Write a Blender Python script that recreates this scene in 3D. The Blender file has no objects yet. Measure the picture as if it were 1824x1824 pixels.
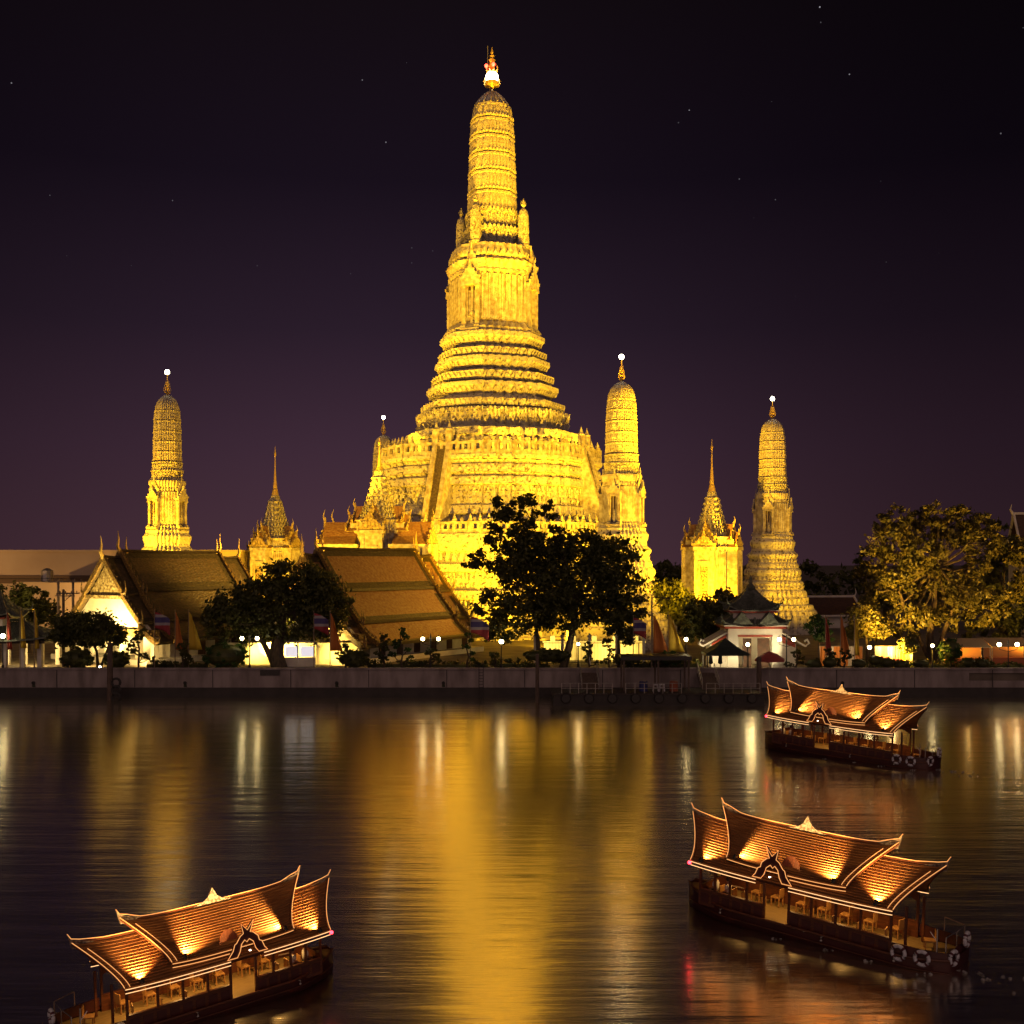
import bpy, bmesh, math, random
import numpy as np
from mathutils import Vector, Matrix
random.seed(7)
rng = np.random.default_rng(7)
S = bpy.context.scene
COL = S.collection
R = math.radians
# ------------------------------------------------------------------ camera
CAMH, F, HY = 14.0, 2000.0, 1000.0
cam_data = bpy.data.cameras.new('camera')
cam = bpy.data.objects.new('camera', cam_data)
COL.objects.link(cam)
cam.location = (0, 0, CAMH)
cam.rotation_euler = (R(90), 0, 0)
cam_data.sensor_width = 36.0
cam_data.lens = 36.0 * F / 1824.0
cam_data.shift_y = (HY - 912.0) / 1824.0
cam_data.clip_start = 0.5
cam_data.clip_end = 6000
S.camera = cam
S.view_settings.view_transform = 'Standard'
S.view_settings.look = 'None'
S.view_settings.gamma = 1.0
S.view_settings.exposure = 0.0
S.cycles.use_denoising = True
S.cycles.max_bounces = 5
S.cycles.diffuse_bounces = 2
S.cycles.glossy_bounces = 3
S.cycles.transparent_max_bounces = 4
S.cycles.sample_clamp_indirect = 2.5
S.cycles.caustics_reflective = False
S.cycles.caustics_refractive = False
# ------------------------------------------------------------------ night sky
W = bpy.data.worlds.new('World')
S.world = W
W.use_nodes = True
nt = W.node_tree
nt.nodes.clear()
def N(tree, typ, **kw):
    n = tree.nodes.new(typ)
    for k, v in kw.items():
        setattr(n, k, v)
    return n
wo = N(nt, 'ShaderNodeOutputWorld')
bg = N(nt, 'ShaderNodeBackground')
tc = N(nt, 'ShaderNodeTexCoord')
sep = N(nt, 'ShaderNodeSeparateXYZ')
nt.links.new(tc.outputs['Generated'], sep.inputs[0])
ramp = N(nt, 'ShaderNodeValToRGB')
els = ramp.color_ramp.elements
els[0].position, els[0].color = 0.0, (0.066, 0.030, 0.042, 1)
els[1].position, els[1].color = 1.0, (0.004, 0.0022, 0.0035, 1)
for p, c in ((0.10, (0.045, 0.0215, 0.036, 1)), (0.20, (0.0215, 0.0115, 0.0215, 1)), (0.32, (0.0085, 0.0048, 0.0100, 1)), (0.46, (0.0058, 0.0034, 0.0052, 1))):
    e = els.new(p); e.color = c
nt.links.new(sep.outputs['Z'], ramp.inputs[0])
# faint dusk left in the atmosphere (sun far below the horizon)
sky = N(nt, 'ShaderNodeTexSky', sky_type='NISHITA')
sky.sun_disc = False
sky.sun_elevation = R(-6)
sky.sun_rotation = R(200)
skm = N(nt, 'ShaderNodeVectorMath', operation='SCALE')
skm.inputs['Scale'].default_value = 0.05
nt.links.new(sky.outputs[0], skm.inputs[0])
# fill glow added to the unseen sky behind the camera (-Y), as city light
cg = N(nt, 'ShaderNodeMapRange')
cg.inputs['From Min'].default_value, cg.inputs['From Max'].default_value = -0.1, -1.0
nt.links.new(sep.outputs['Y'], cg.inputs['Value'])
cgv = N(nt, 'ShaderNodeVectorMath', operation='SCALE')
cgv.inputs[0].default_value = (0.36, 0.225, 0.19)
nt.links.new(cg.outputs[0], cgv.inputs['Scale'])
add1 = N(nt, 'ShaderNodeVectorMath', operation='ADD')
add2 = N(nt, 'ShaderNodeVectorMath', operation='ADD')
add3 = N(nt, 'ShaderNodeVectorMath', operation='ADD')
ax_ = N(nt, 'ShaderNodeMath', operation='ADD'); ax_.inputs[1].default_value = 0.11      # glow is strongest over the lit district, fading to both sides
ab_ = N(nt, 'ShaderNodeMath', operation='ABSOLUTE'); fa_ = N(nt, 'ShaderNodeMapRange'); fa_.interpolation_type = 'SMOOTHSTEP'
fa_.inputs['From Min'].default_value, fa_.inputs['From Max'].default_value = 0.0, 0.55
fa_.inputs['To Min'].default_value, fa_.inputs['To Max'].default_value = 1.05, 0.40
nt.links.new(sep.outputs['X'], ax_.inputs[0]); nt.links.new(ax_.outputs[0], ab_.inputs[0]); nt.links.new(ab_.outputs[0], fa_.inputs['Value'])
rs_ = N(nt, 'ShaderNodeVectorMath', operation='SCALE'); nt.links.new(ramp.outputs[0], rs_.inputs[0]); nt.links.new(fa_.outputs[0], rs_.inputs['Scale'])
nt.links.new(rs_.outputs[0], add1.inputs[0]); nt.links.new(skm.outputs[0], add1.inputs[1])
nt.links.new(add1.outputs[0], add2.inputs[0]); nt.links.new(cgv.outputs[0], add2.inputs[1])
# stars
vor = N(nt, 'ShaderNodeTexVoronoi'); vor.inputs['Scale'].default_value = 62
nt.links.new(tc.outputs['Generated'], vor.inputs['Vector'])
sl = N(nt, 'ShaderNodeMath', operation='LESS_THAN'); sl.inputs[1].default_value = 0.036
nt.links.new(vor.outputs['Distance'], sl.inputs[0])
sepc = N(nt, 'ShaderNodeSeparateColor'); nt.links.new(vor.outputs['Color'], sepc.inputs[0])
sg = N(nt, 'ShaderNodeMath', operation='GREATER_THAN'); sg.inputs[1].default_value = 0.35
nt.links.new(sepc.outputs[0], sg.inputs[0])
zz = N(nt, 'ShaderNodeMapRange'); zz.inputs['From Min'].default_value, zz.inputs['From Max'].default_value = 0.22, 0.5
nt.links.new(sep.outputs['Z'], zz.inputs['Value'])
m1 = N(nt, 'ShaderNodeMath', operation='MULTIPLY'); nt.links.new(sl.outputs[0], m1.inputs[0]); nt.links.new(sg.outputs[0], m1.inputs[1])
m2 = N(nt, 'ShaderNodeMath', operation='MULTIPLY'); nt.links.new(m1.outputs[0], m2.inputs[0]); nt.links.new(zz.outputs[0], m2.inputs[1])
m3 = N(nt, 'ShaderNodeMath', operation='MULTIPLY'); nt.links.new(m2.outputs[0], m3.inputs[0]); nt.links.new(sepc.outputs[1], m3.inputs[1])
sv = N(nt, 'ShaderNodeVectorMath', operation='SCALE'); sv.inputs[0].default_value = (0.42, 0.40, 0.45)
nt.links.new(m3.outputs[0], sv.inputs['Scale'])
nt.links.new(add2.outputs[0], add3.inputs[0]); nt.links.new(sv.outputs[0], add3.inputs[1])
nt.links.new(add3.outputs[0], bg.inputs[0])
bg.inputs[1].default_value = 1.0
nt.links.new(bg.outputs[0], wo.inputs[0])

# ------------------------------------------------------------------ floodlights of the temple
GOLD = (1.0, 0.515, 0.012)
AMBER = (1.0, 0.50, 0.07)
def spot(name, loc, aim, power, cone, color=GOLD, blend=0.6, rad=0.5, parent=None):
    l = bpy.data.lights.new(name, 'SPOT')
    l.energy = power; l.color = color; l.spot_size = R(cone); l.spot_blend = blend; l.shadow_soft_size = rad
    o = bpy.data.objects.new(name, l); COL.objects.link(o)
    o.location = loc
    o.rotation_euler = (Vector(aim) - Vector(loc)).to_track_quat('-Z', 'Y').to_euler()
    if parent: o.parent = parent
    return o
def point(name, loc, power, color=AMBER, rad=0.15, parent=None):
    l = bpy.data.lights.new(name, 'POINT')
    l.energy = power; l.color = color; l.shadow_soft_size = rad
    o = bpy.data.objects.new(name, l); COL.objects.link(o); o.location = loc
    if parent: o.parent = parent
    return o
def at(px, py, Y):
    return Vector(((px - 912) / F * Y, Y, CAMH + (HY - py) / F * Y))
GZ = 2.6            # ground level of the temple bank
PX, PY_ = -3.3, 185.0
k_ = 1000.0
FL = 'temple_floodlight'
spot(FL, (-62, 141, 8), (PX, PY_, 40), 178*k_, 60)
spot(FL, (-37, 158, 4), (PX, PY_, 34), 60*k_, 85)
spot(FL, (0, 150, 4), (PX, PY_, 34), 45*k_, 85)
spot(FL, (33, 160, 4), (PX, PY_, 34), 60*k_, 85)
spot(FL, (-27, 143, 15), (PX, PY_, 66), 111*k_, 36)
spot(FL, (-3, 125.5, 8), (PX, PY_, 42), 150*k_, 60)
spot(FL, (5, 125.5, 8), (PX, PY_, 84), 875*k_, 22)
spot(FL, (36, 133, 7), (PX, PY_, 40), 178*k_, 60)
spot(FL, (31, 130, 9), (PX, PY_, 80), 342*k_, 28)
spot(FL, (-26, 150, 3.4), (-12, 170, 14), 34*k_, 100)
spot(FL, (6, 146, 3.4), (2, 165, 14), 28*k_, 110)
# terrace uplights
for ang, pw in ((-100, 40), (-62, 46), (-26, 46), (8, 46), (42, 46), (76, 46), (105, 40)):
    a = R(ang); rr = 16.4
    lx, ly = PX + math.sin(a) * rr, PY_ - math.cos(a) * rr
    spot('terrace_floodlight', (lx, ly, 30.7), (PX, PY_, 52), pw * k_ * 0.13, 120, rad=0.3)
# satellite towers
for (px, Y, sx) in ((298, 162, 1), (1107, 150, 1), (1376, 180, 1), (683, 213, 0.35)):
    X = (px - 912) / F * Y
    spot(FL, (X - 13, Y - 17, 4), (X, Y, 22), (14 if px == 298 else 22) * k_ * sx, 90)
    spot(FL, (X + 12, Y - (9 if px == 298 else 19), 4 if px != 298 else 9), (X, Y, 22), (18 if px == 298 else 20) * k_ * sx, 80)
    spot(FL, (X - 16, Y - 24, 6), (X, Y, 34), (84 if px != 1376 else 130) * k_ * sx, 26)
# spired pavilions
spot(FL, (-27, 140, 11.5), (-18, 154, 18), 26*k_, 90)
spot(FL, (-1, 149, 17), (-18, 154, 17), 14*k_, 60)
spot(FL, (-44, 168, 4), (-38.4, 182, 16), 20*k_, 90)
spot(FL, (-31, 165, 6), (-38.4, 182, 18), 20*k_, 80)
for (px, Y, pw) in ((1268, 172, 7),):
    X = (px - 912) / F * Y
    spot(FL, (X - 10, Y - 16, 4), (X, Y, 16), pw * k_, 80)
    spot(FL, (X + 9, Y - 15, 4), (X, Y, 20), pw * k_ * 0.75, 80)
# roofs and trees
spot('roof_floodlight', (13.0, 146, 19), (-13, 134, 11), 30*k_, 44, color=(1.0, 0.5, 0.05))
spot('roof_floodlight', (-18, 140, 20), (-34, 142, 12.5), 26*k_, 60, color=(1.0, 0.55, 0.08))
spot('gable_floodlight', (-44.4, 122.9, 4.6), (-45.0, 128.5, 10), 15*k_, 125, color=(1.0, 0.70, 0.22))
spot('gable_floodlight', (-27.5, 123, 4), (-21.5, 129, 9), 12*k_, 110, color=(1.0, 0.62, 0.12))
spot('tree_floodlight', (39, 117.5, 3.6), (50, 127, 15), 42*k_, 105, color=(1.0, 0.52, 0.05))
spot('tree_floodlight', (60, 118, 3.6), (56, 127, 15), 30*k_, 100, color=(1.0, 0.50, 0.05))
spot('wall_floodlight', (-92, 150, 3), (-78, 178, 13), 22*k_, 100, color=(1.0, 0.52, 0.14))
spot('wall_floodlight', (-57, 160, 3), (-60, 178, 13), 10*k_, 120, color=(1.0, 0.52, 0.14))
spot('pavilion_floodlight', (20, 116.8, 3.2), (23.5, 121.5, 6.5), 1.5*k_, 100, color=(1.0, 0.8, 0.42))
spot('pavilion_floodlight', (28, 116.8, 3.2), (25, 121.5, 6.5), 1.2*k_, 100, color=(1.0, 0.8, 0.42))

# ------------------------------------------------------------------ helpers
def tag(o, label=None, cat=None, group=None, kind=None):
    if label: o['label'] = label
    if cat: o['category'] = cat
    if group: o['group'] = group
    if kind: o['kind'] = kind
    return o
def thing(name, label, cat, loc=(0, 0, 0), rz=0.0, group=None):
    o = bpy.data.objects.new(name, None); COL.objects.link(o)
    o.empty_display_size = 0.5
    o.location = loc; o.rotation_euler = (0, 0, rz)
    return tag(o, label, cat, group)
class MB:
    def __init__(s):
        s.v, s.f = [], []
    def add(s, vs, fs, M=None):
        b = len(s.v)
        if M is not None:
            vs = [M @ Vector(p) for p in vs]
        s.v.extend(tuple(p) for p in vs)
        s.f.extend(tuple(b + i for i in f) for f in fs)
    def box(s, c, d, M=None, tp=1.0, ty=None):
        x, y, z = d[0] / 2, d[1] / 2, d[2] / 2
        ty = tp if ty is None else ty
        vs = [(c[0] + i * x, c[1] + j * y, c[2] - z) for i, j in ((-1, -1), (1, -1), (1, 1), (-1, 1))]
        vs += [(c[0] + i * x * tp, c[1] + j * y * ty, c[2] + z) for i, j in ((-1, -1), (1, -1), (1, 1), (-1, 1))]
        s.add(vs, [(3, 2, 1, 0), (4, 5, 6, 7), (0, 1, 5, 4), (1, 2, 6, 5), (2, 3, 7, 6), (3, 0, 4, 7)], M)
    def tube(s, pts, r, n=6, M=None, closed=False):
        pts = [Vector(p) for p in pts]
        m = len(pts)
        rs = list(r) if hasattr(r, '__len__') else [r] * m
        vs, fs = [], []
        for i, p in enumerate(pts):
            if closed:
                d = pts[(i + 1) % m] - pts[i - 1]
            else:
                d = pts[min(i + 1, m - 1)] - pts[max(i - 1, 0)]
            if d.length < 1e-9: d = Vector((0, 0, 1))
            d.normalize()
            ref = Vector((0, 0, 1)) if abs(d.z) < 0.9 else Vector((1, 0, 0))
            a = d.cross(ref).normalized(); b = d.cross(a)
            for j in range(n):
                t = 2 * math.pi * j / n
                vs.append(p + (a * math.cos(t) + b * math.sin(t)) * rs[i])
        for i in range(m if closed else m - 1):
            q = (i + 1) % m
            for j in range(n):
                fs.append((i * n + j, i * n + (j + 1) % n, q * n + (j + 1) % n, q * n + j))
        if not closed:
            fs.append(tuple(range(n))[::-1]); fs.append(tuple((m - 1) * n + j for j in range(n)))
        s.add(vs, fs, M)
    def plan(s, poly, prof, M=None, cap=True):
        n = len(poly); vs, fs = [], []
        for r, z in prof:
            vs += [(x * r, y * r, z) for x, y in poly]
        for i in range(len(prof) - 1):
            for j in range(n):
                fs.append((i * n + j, i * n + (j + 1) % n, (i + 1) * n + (j + 1) % n, (i + 1) * n + j))
        if cap:
            c = len(vs); vs.append((0, 0, prof[-1][1])); t = (len(prof) - 1) * n
            fs += [(t + j, t + (j + 1) % n, c) for j in range(n)]
        s.add(vs, fs, M)
    def lathe(s, prof, c=(0, 0, 0), n=12, M=None):
        poly = [(math.cos(2 * math.pi * j / n), math.sin(2 * math.pi * j / n)) for j in range(n)]
        T = Matrix.Translation(Vector(c))
        s.plan(poly, prof, (M @ T) if M is not None else T)
    def ball(s, c, r, n=10, m=7, M=None):
        r = r if hasattr(r, '__len__') else (r, r, r)
        vs = [(c[0], c[1], c[2] - r[2])]; fs = []
        for i in range(1, m):
            t = math.pi * i / m - math.pi / 2
            for j in range(n):
                a = 2 * math.pi * j / n
                vs.append((c[0] + r[0] * math.cos(t) * math.cos(a), c[1] + r[1] * math.cos(t) * math.sin(a), c[2] + r[2] * math.sin(t)))
        vs.append((c[0], c[1], c[2] + r[2])); e = len(vs) - 1
        for j in range(n):
            fs.append((0, 1 + (j + 1) % n, 1 + j)); fs.append((e, 1 + (m - 2) * n + j, 1 + (m - 2) * n + (j + 1) % n))
            for i in range(m - 2):
                a = 1 + i * n
                fs.append((a + j, a + (j + 1) % n, a + n + (j + 1) % n, a + n + j))
        s.add(vs, fs, M)
    def prism(s, poly, y0, y1, M=None):
        """poly in (x, z), extruded along y"""
        n = len(poly)
        vs = [(x, y0, z) for x, z in poly] + [(x, y1, z) for x, z in poly]
        fs = [tuple(range(n)), tuple(range(2 * n - 1, n - 1, -1))]
        fs += [(j, j + n, (j + 1) % n + n, (j + 1) % n) for j in range(n)]
        s.add(vs, fs, M)
    def build(s, name, m, parent=None, smooth=False, label=None, cat=None, group=None, kind=None, recalc=True):
        me = bpy.data.meshes.new(name)
        me.from_pydata(s.v, [], s.f)
        if recalc:
            bm = bmesh.new(); bm.from_mesh(me)
            bmesh.ops.recalc_face_normals(bm, faces=bm.faces)
            bm.to_mesh(me); bm.free()
        if smooth:
            me.polygons.foreach_set('use_smooth', [True] * len(me.polygons))
        me.materials.append(m)
        o = bpy.data.objects.new(name, me); COL.objects.link(o)
        if parent: o.parent = parent
        return tag(o, label, cat, group, kind)
def children(o):
    return [c for c in bpy.data.objects if c.parent == o]
def copy_tree(o, parent=None, kids=None):
    if kids is None:
        kids = {}
        for c in bpy.data.objects:
            if c.parent: kids.setdefault(c.parent.name, []).append(c)
    c = o.copy(); COL.objects.link(c); c.parent = parent
    for ch in kids.get(o.name, []):
        copy_tree(ch, c, kids)
    return c
# ------------------------------------------------------------------ materials
def mat(name, col, rough=0.7, col2=None, scale=2.0, bump=0.0, bscale=None, detail=4.0, spec=0.5, metallic=0.0, stretch=(1, 1, 1), vor=0.0, vscale=2.0, contrast=(0.35, 0.65)):
    m = bpy.data.materials.new(name); m.use_nodes = True
    t = m.node_tree; p = t.nodes['Principled BSDF']
    p.inputs['Base Color'].default_value = (*col, 1)
    p.inputs['Roughness'].default_value = rough
    p.inputs['Specular IOR Level'].default_value = spec
    p.inputs['Metallic'].default_value = metallic
    c = N(t, 'ShaderNodeTexCoord'); mp = N(t, 'ShaderNodeMapping'); mp.inputs['Scale'].default_value = stretch
    t.links.new(c.outputs['Object'], mp.inputs[0])
    nz = N(t, 'ShaderNodeTexNoise'); nz.inputs['Scale'].default_value = scale; nz.inputs['Detail'].default_value = detail
    t.links.new(mp.outputs[0], nz.inputs['Vector'])
    if col2:
        r = N(t, 'ShaderNodeValToRGB'); e = r.color_ramp.elements
        e[0].position, e[0].color = contrast[0], (*col2, 1); e[1].position, e[1].color = contrast[1], (*col, 1)
        t.links.new(nz.outputs['Fac'], r.inputs[0]); t.links.new(r.outputs[0], p.inputs['Base Color'])
    if bump:
        b = N(t, 'ShaderNodeBump'); b.inputs['Strength'].default_value = 1.0; b.inputs['Distance'].default_value = bump
        src = nz.outputs['Fac']
        if bscale:
            n2 = N(t, 'ShaderNodeTexNoise'); n2.inputs['Scale'].default_value = bscale; n2.inputs['Detail'].default_value = 3
            t.links.new(mp.outputs[0], n2.inputs['Vector']); src = n2.outputs['Fac']
        if vor:
            v = N(t, 'ShaderNodeTexVoronoi'); v.inputs['Scale'].default_value = vscale
            t.links.new(mp.outputs[0], v.inputs['Vector'])
            mx = N(t, 'ShaderNodeMath', operation='MULTIPLY_ADD'); mx.inputs[1].default_value = -vor
            t.links.new(v.outputs['Distance'], mx.inputs[0]); t.links.new(src, mx.inputs[2]); src = mx.outputs[0]
        t.links.new(src, b.inputs['Height']); t.links.new(b.outputs[0], p.inputs['Normal'])
    return m
def emit(name, col, strength):
    m = bpy.data.materials.new(name); m.use_nodes = True
    p = m.node_tree.nodes['Principled BSDF']
    p.inputs['Base Color'].default_value = (*[min(1, c) for c in col], 1)
    p.inputs['Emission Color'].default_value = (*col, 1); p.inputs['Emission Strength'].default_value = strength
    return m
def bands_mat(name, col, rough, axis_scale, bump, col2=None, rot=(0, 0, 0), wave_scale=3.0, spec=0.5, glint=0.0):
    """tiles or planks: wave rows plus noise"""
    m = mat(name, col, rough, col2, scale=3.0, spec=spec)
    t = m.node_tree; p = t.nodes['Principled BSDF']
    c = N(t, 'ShaderNodeTexCoord'); mp = N(t, 'ShaderNodeMapping'); mp.inputs['Scale'].default_value = axis_scale; mp.inputs['Rotation'].default_value = rot
    t.links.new(c.outputs['Object'], mp.inputs[0])
    w = N(t, 'ShaderNodeTexVoronoi'); w.inputs['Scale'].default_value = wave_scale
    t.links.new(mp.outputs[0], w.inputs['Vector'])
    b = N(t, 'ShaderNodeBump'); b.inputs['Distance'].default_value = bump
    t.links.new(w.outputs['Distance'], b.inputs['Height']); t.links.new(b.outputs[0], p.inputs['Normal'])
    return m
STONE = mat('porcelain_stone', (0.66, 0.62, 0.52), 0.55, (0.17, 0.12, 0.07), scale=2.2, bump=0.12, bscale=3.2, vor=0.8, vscale=2.6, detail=6, contrast=(0.33, 0.46))
STONE_FINE = mat('porcelain_relief', (0.64, 0.60, 0.48), 0.5, (0.16, 0.12, 0.08), scale=4.5, bump=0.10, bscale=5.5, vor=0.8, vscale=4.0, detail=6, contrast=(0.36, 0.54))
STONE_COB = mat('porcelain_bands', (0.66, 0.61, 0.48), 0.5, (0.27, 0.205, 0.12), scale=5.0, bump=0.05, bscale=6, vor=0.7, vscale=5.0, detail=5, contrast=(0.36, 0.56))
CARVED = mat('carved_door', (0.40, 0.30, 0.14), 0.5, (0.08, 0.05, 0.025), scale=4.0, bump=0.08, bscale=5, contrast=(0.42, 0.55))
STONE_PLAIN = mat('stucco_stone', (0.66, 0.62, 0.52), 0.6, (0.34, 0.27, 0.17), scale=1.6, bump=0.04, bscale=6, detail=6)
GILT = mat('gilded_metal', (0.85, 0.62, 0.18), 0.35, (0.55, 0.36, 0.08), scale=5, bump=0.03, metallic=0.3)
RECESS = mat('niche_shadow_plaster', (0.10, 0.045, 0.025), 0.8, (0.05, 0.025, 0.015), scale=2)  # niche shade put into a dark base colour; windows and doors share it
WHITEWALL = mat('white_plaster', (0.74, 0.70, 0.62), 0.75, (0.58, 0.52, 0.44), scale=0.7, bump=0.01, bscale=9)
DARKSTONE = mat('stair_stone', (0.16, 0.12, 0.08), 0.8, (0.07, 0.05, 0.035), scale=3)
CONCRETE = mat('river_wall_concrete', (0.38, 0.32, 0.30), 0.85, (0.20, 0.165, 0.15), scale=0.9, bump=0.02, bscale=4, stretch=(1, 1, .3), detail=9, contrast=(.3, .62))
WETSTONE = mat('wet_wall_foot', (0.035, 0.027, 0.024), 0.55, (0.015, 0.012, 0.01), scale=0.9)
BEIGEWALL = mat('beige_render', (0.50, 0.40, 0.28), 0.85, (0.40, 0.31, 0.21), scale=0.12, bump=0.01, detail=8)
ROOFTILE = bands_mat('glazed_roof_tile', (0.36, 0.215, 0.08), 0.44, (2.6, 6.5, 6.5), 0.045, (0.26, 0.12, 0.035), wave_scale=1.0)
ROOFDARK = bands_mat('dark_roof_tile', (0.14, 0.09, 0.04), 0.42, (2.6, 6.5, 6.5), 0.05, (0.085, 0.06, 0.025), wave_scale=1.0)
ROOFGREY = bands_mat('grey_green_tile', (0.13, 0.14, 0.11), 0.4, (3.0, 3.0, 3.0), 0.08, (0.07, 0.08, 0.06), wave_scale=1.0)
ROOFEDGE = mat('roof_edge_tile', (0.07, 0.05, 0.025), 0.5, (0.035, 0.022, 0.014), scale=3)
BARGE = mat('bargeboard_glass_mosaic', (0.34, 0.22, 0.06), 0.35, (0.07, 0.035, 0.015), scale=6, bump=0.03)
GABLE = mat('carved_gable', (0.62, 0.48, 0.20), 0.45, (0.16, 0.10, 0.03), scale=3.2, bump=0.09, bscale=3.6, vor=0.7, vscale=2.4, detail=6)
GLOWWALL = mat('cream_wall', (0.80, 0.74, 0.58), 0.7, (0.70, 0.62, 0.46), scale=0.8)
REDTRIM = mat('red_paint', (0.40, 0.06, 0.03), 0.5, (0.28, 0.04, 0.02), scale=3)
IRON = mat('dark_iron', (0.03, 0.027, 0.025), 0.5, (0.018, 0.015, 0.013), scale=8)
STEEL = mat('pale_steel_tube', (0.45, 0.42, 0.38), 0.35, (0.3, 0.28, 0.25), scale=6, metallic=0.6)
POLEWOOD = mat('weathered_pole', (0.17, 0.12, 0.09), 0.8, (0.08, 0.055, 0.04), scale=4, stretch=(3, 3, .4))
PALEPOLE = mat('pale_concrete_pole', (0.36, 0.28, 0.2), 0.8, (0.25, 0.19, 0.13), scale=3)
BARK = mat('bark', (0.10, 0.07, 0.045), 0.9, (0.04, 0.028, 0.02), scale=6, bump=0.04, stretch=(1, 1, .3))
def leafmat(name, c1, c2):
    m = mat(name, c1, 0.55, c2, scale=0.9, detail=3)
    t = m.node_tree; p = t.nodes['Principled BSDF']; o = t.nodes['Material Output']
    tr = N(t, 'ShaderNodeBsdfTranslucent'); mx = N(t, 'ShaderNodeMixShader'); mx.inputs[0].default_value = 0.3
    r = [n for n in t.nodes if n.type == 'VALTORGB'][0]
    t.links.new(r.outputs[0], tr.inputs[0]); t.links.new(p.outputs[0], mx.inputs[1]); t.links.new(tr.outputs[0], mx.inputs[2]); t.links.new(mx.outputs[0], o.inputs[0])
    return m
LEAF = leafmat('leaf_dark', (0.125, 0.13, 0.03), (0.050, 0.058, 0.014))
LEAFGOLD = leafmat('leaf_dry_green', (0.15, 0.125, 0.025), (0.055, 0.055, 0.014))
LEAFTRIM = leafmat('leaf_clipped', (0.06, 0.14, 0.02), (0.025, 0.065, 0.012))
GROUNDM = mat('courtyard_paving', (0.20, 0.165, 0.125), 0.85, (0.11, 0.09, 0.07), scale=0.4, bump=0.01, detail=7)
LAMPGLASS = emit('lamp_glass_lit', (1.0, 0.80, 0.42), 26)
BEACON = emit('beacon_lit', (1.0, 0.90, 0.66), 30)
REDLAMP = emit('red_lamp_lit', (1.0, 0.06, 0.03), 9)
# ------------------------------------------------------------------ ground and water
mb = MB(); mb.box((0, 1615.4, GZ - 1.0), (3600, 3000, 2.0))
tag(mb.build('ground', GROUNDM), kind='structure')
WATER = bpy.data.materials.new('river_water'); WATER.use_nodes = True
t = WATER.node_tree; t.nodes.clear()
out = N(t, 'ShaderNodeOutputMaterial'); mixs = N(t, 'ShaderNodeMixShader')
dif = N(t, 'ShaderNodeBsdfDiffuse'); dif.inputs[0].default_value = (0.012, 0.0095, 0.008, 1)
gl = N(t, 'ShaderNodeBsdfGlossy'); gl.inputs['Color'].default_value = (1.0, 0.95, 0.80, 1); gl.inputs['Roughness'].default_value = 0.17
fr = N(t, 'ShaderNodeFresnel'); fr.inputs['IOR'].default_value = 2.9
c = N(t, 'ShaderNodeTexCoord'); mp = N(t, 'ShaderNodeMapping'); mp.inputs['Scale'].default_value = (0.055, 0.5, 1)
n1 = N(t, 'ShaderNodeTexNoise'); n1.inputs['Scale'].default_value = 1.0; n1.inputs['Detail'].default_value = 5; n1.inputs['Roughness'].default_value = 0.62
t.links.new(c.outputs['Object'], mp.inputs[0]); t.links.new(mp.outputs[0], n1.inputs['Vector'])
mpb = N(t, 'ShaderNodeMapping'); mpb.inputs['Scale'].default_value = (0.55, 4.2, 1)
n2 = N(t, 'ShaderNodeTexNoise'); n2.inputs['Scale'].default_value = 1.0; n2.inputs['Detail'].default_value = 3
t.links.new(c.outputs['Object'], mpb.inputs[0]); t.links.new(mpb.outputs[0], n2.inputs['Vector'])
ad = N(t, 'ShaderNodeMath', operation='MULTIPLY_ADD'); ad.inputs[1].default_value = 0.085
t.links.new(n2.outputs['Fac'], ad.inputs[0]); t.links.new(n1.outputs['Fac'], ad.inputs[2])
bp = N(t, 'ShaderNodeBump'); bp.inputs['Strength'].default_value = 1.0; bp.inputs['Distance'].default_value = 0.06
t.links.new(ad.outputs[0], bp.inputs['Height'])
for n in (gl, fr, dif): t.links.new(bp.outputs[0], n.inputs['Normal'])
wr = N(t, 'ShaderNodeMapRange'); wr.inputs['From Max'].default_value = 0.5; wr.inputs['To Min'].default_value = 0.88; wr.inputs['To Max'].default_value = 0.98
t.links.new(fr.outputs[0], wr.inputs['Value']); t.links.new(wr.outputs[0], mixs.inputs[0]); t.links.new(dif.outputs[0], mixs.inputs[1])
g2 = N(t, 'ShaderNodeBsdfGlossy'); g2.inputs['Color'].default_value = (1.0, 0.95, 0.80, 1); g2.inputs['Roughness'].default_value = 0.32
t.links.new(bp.outputs[0], g2.inputs['Normal']); mg_ = N(t, 'ShaderNodeMixShader'); mg_.inputs[0].default_value = 0.22
t.links.new(gl.outputs[0], mg_.inputs[1]); t.links.new(g2.outputs[0], mg_.inputs[2]); t.links.new(mg_.outputs[0], mixs.inputs[2])
t.links.new(mixs.outputs[0], out.inputs[0])
mb = MB(); mb.add([(-900, -300, 0), (900, -300, 0), (900, 115.39, 0), (-900, 115.39, 0)], [(0, 1, 2, 3)])
tag(mb.build('water', WATER, recalc=False), kind='structure')

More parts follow.
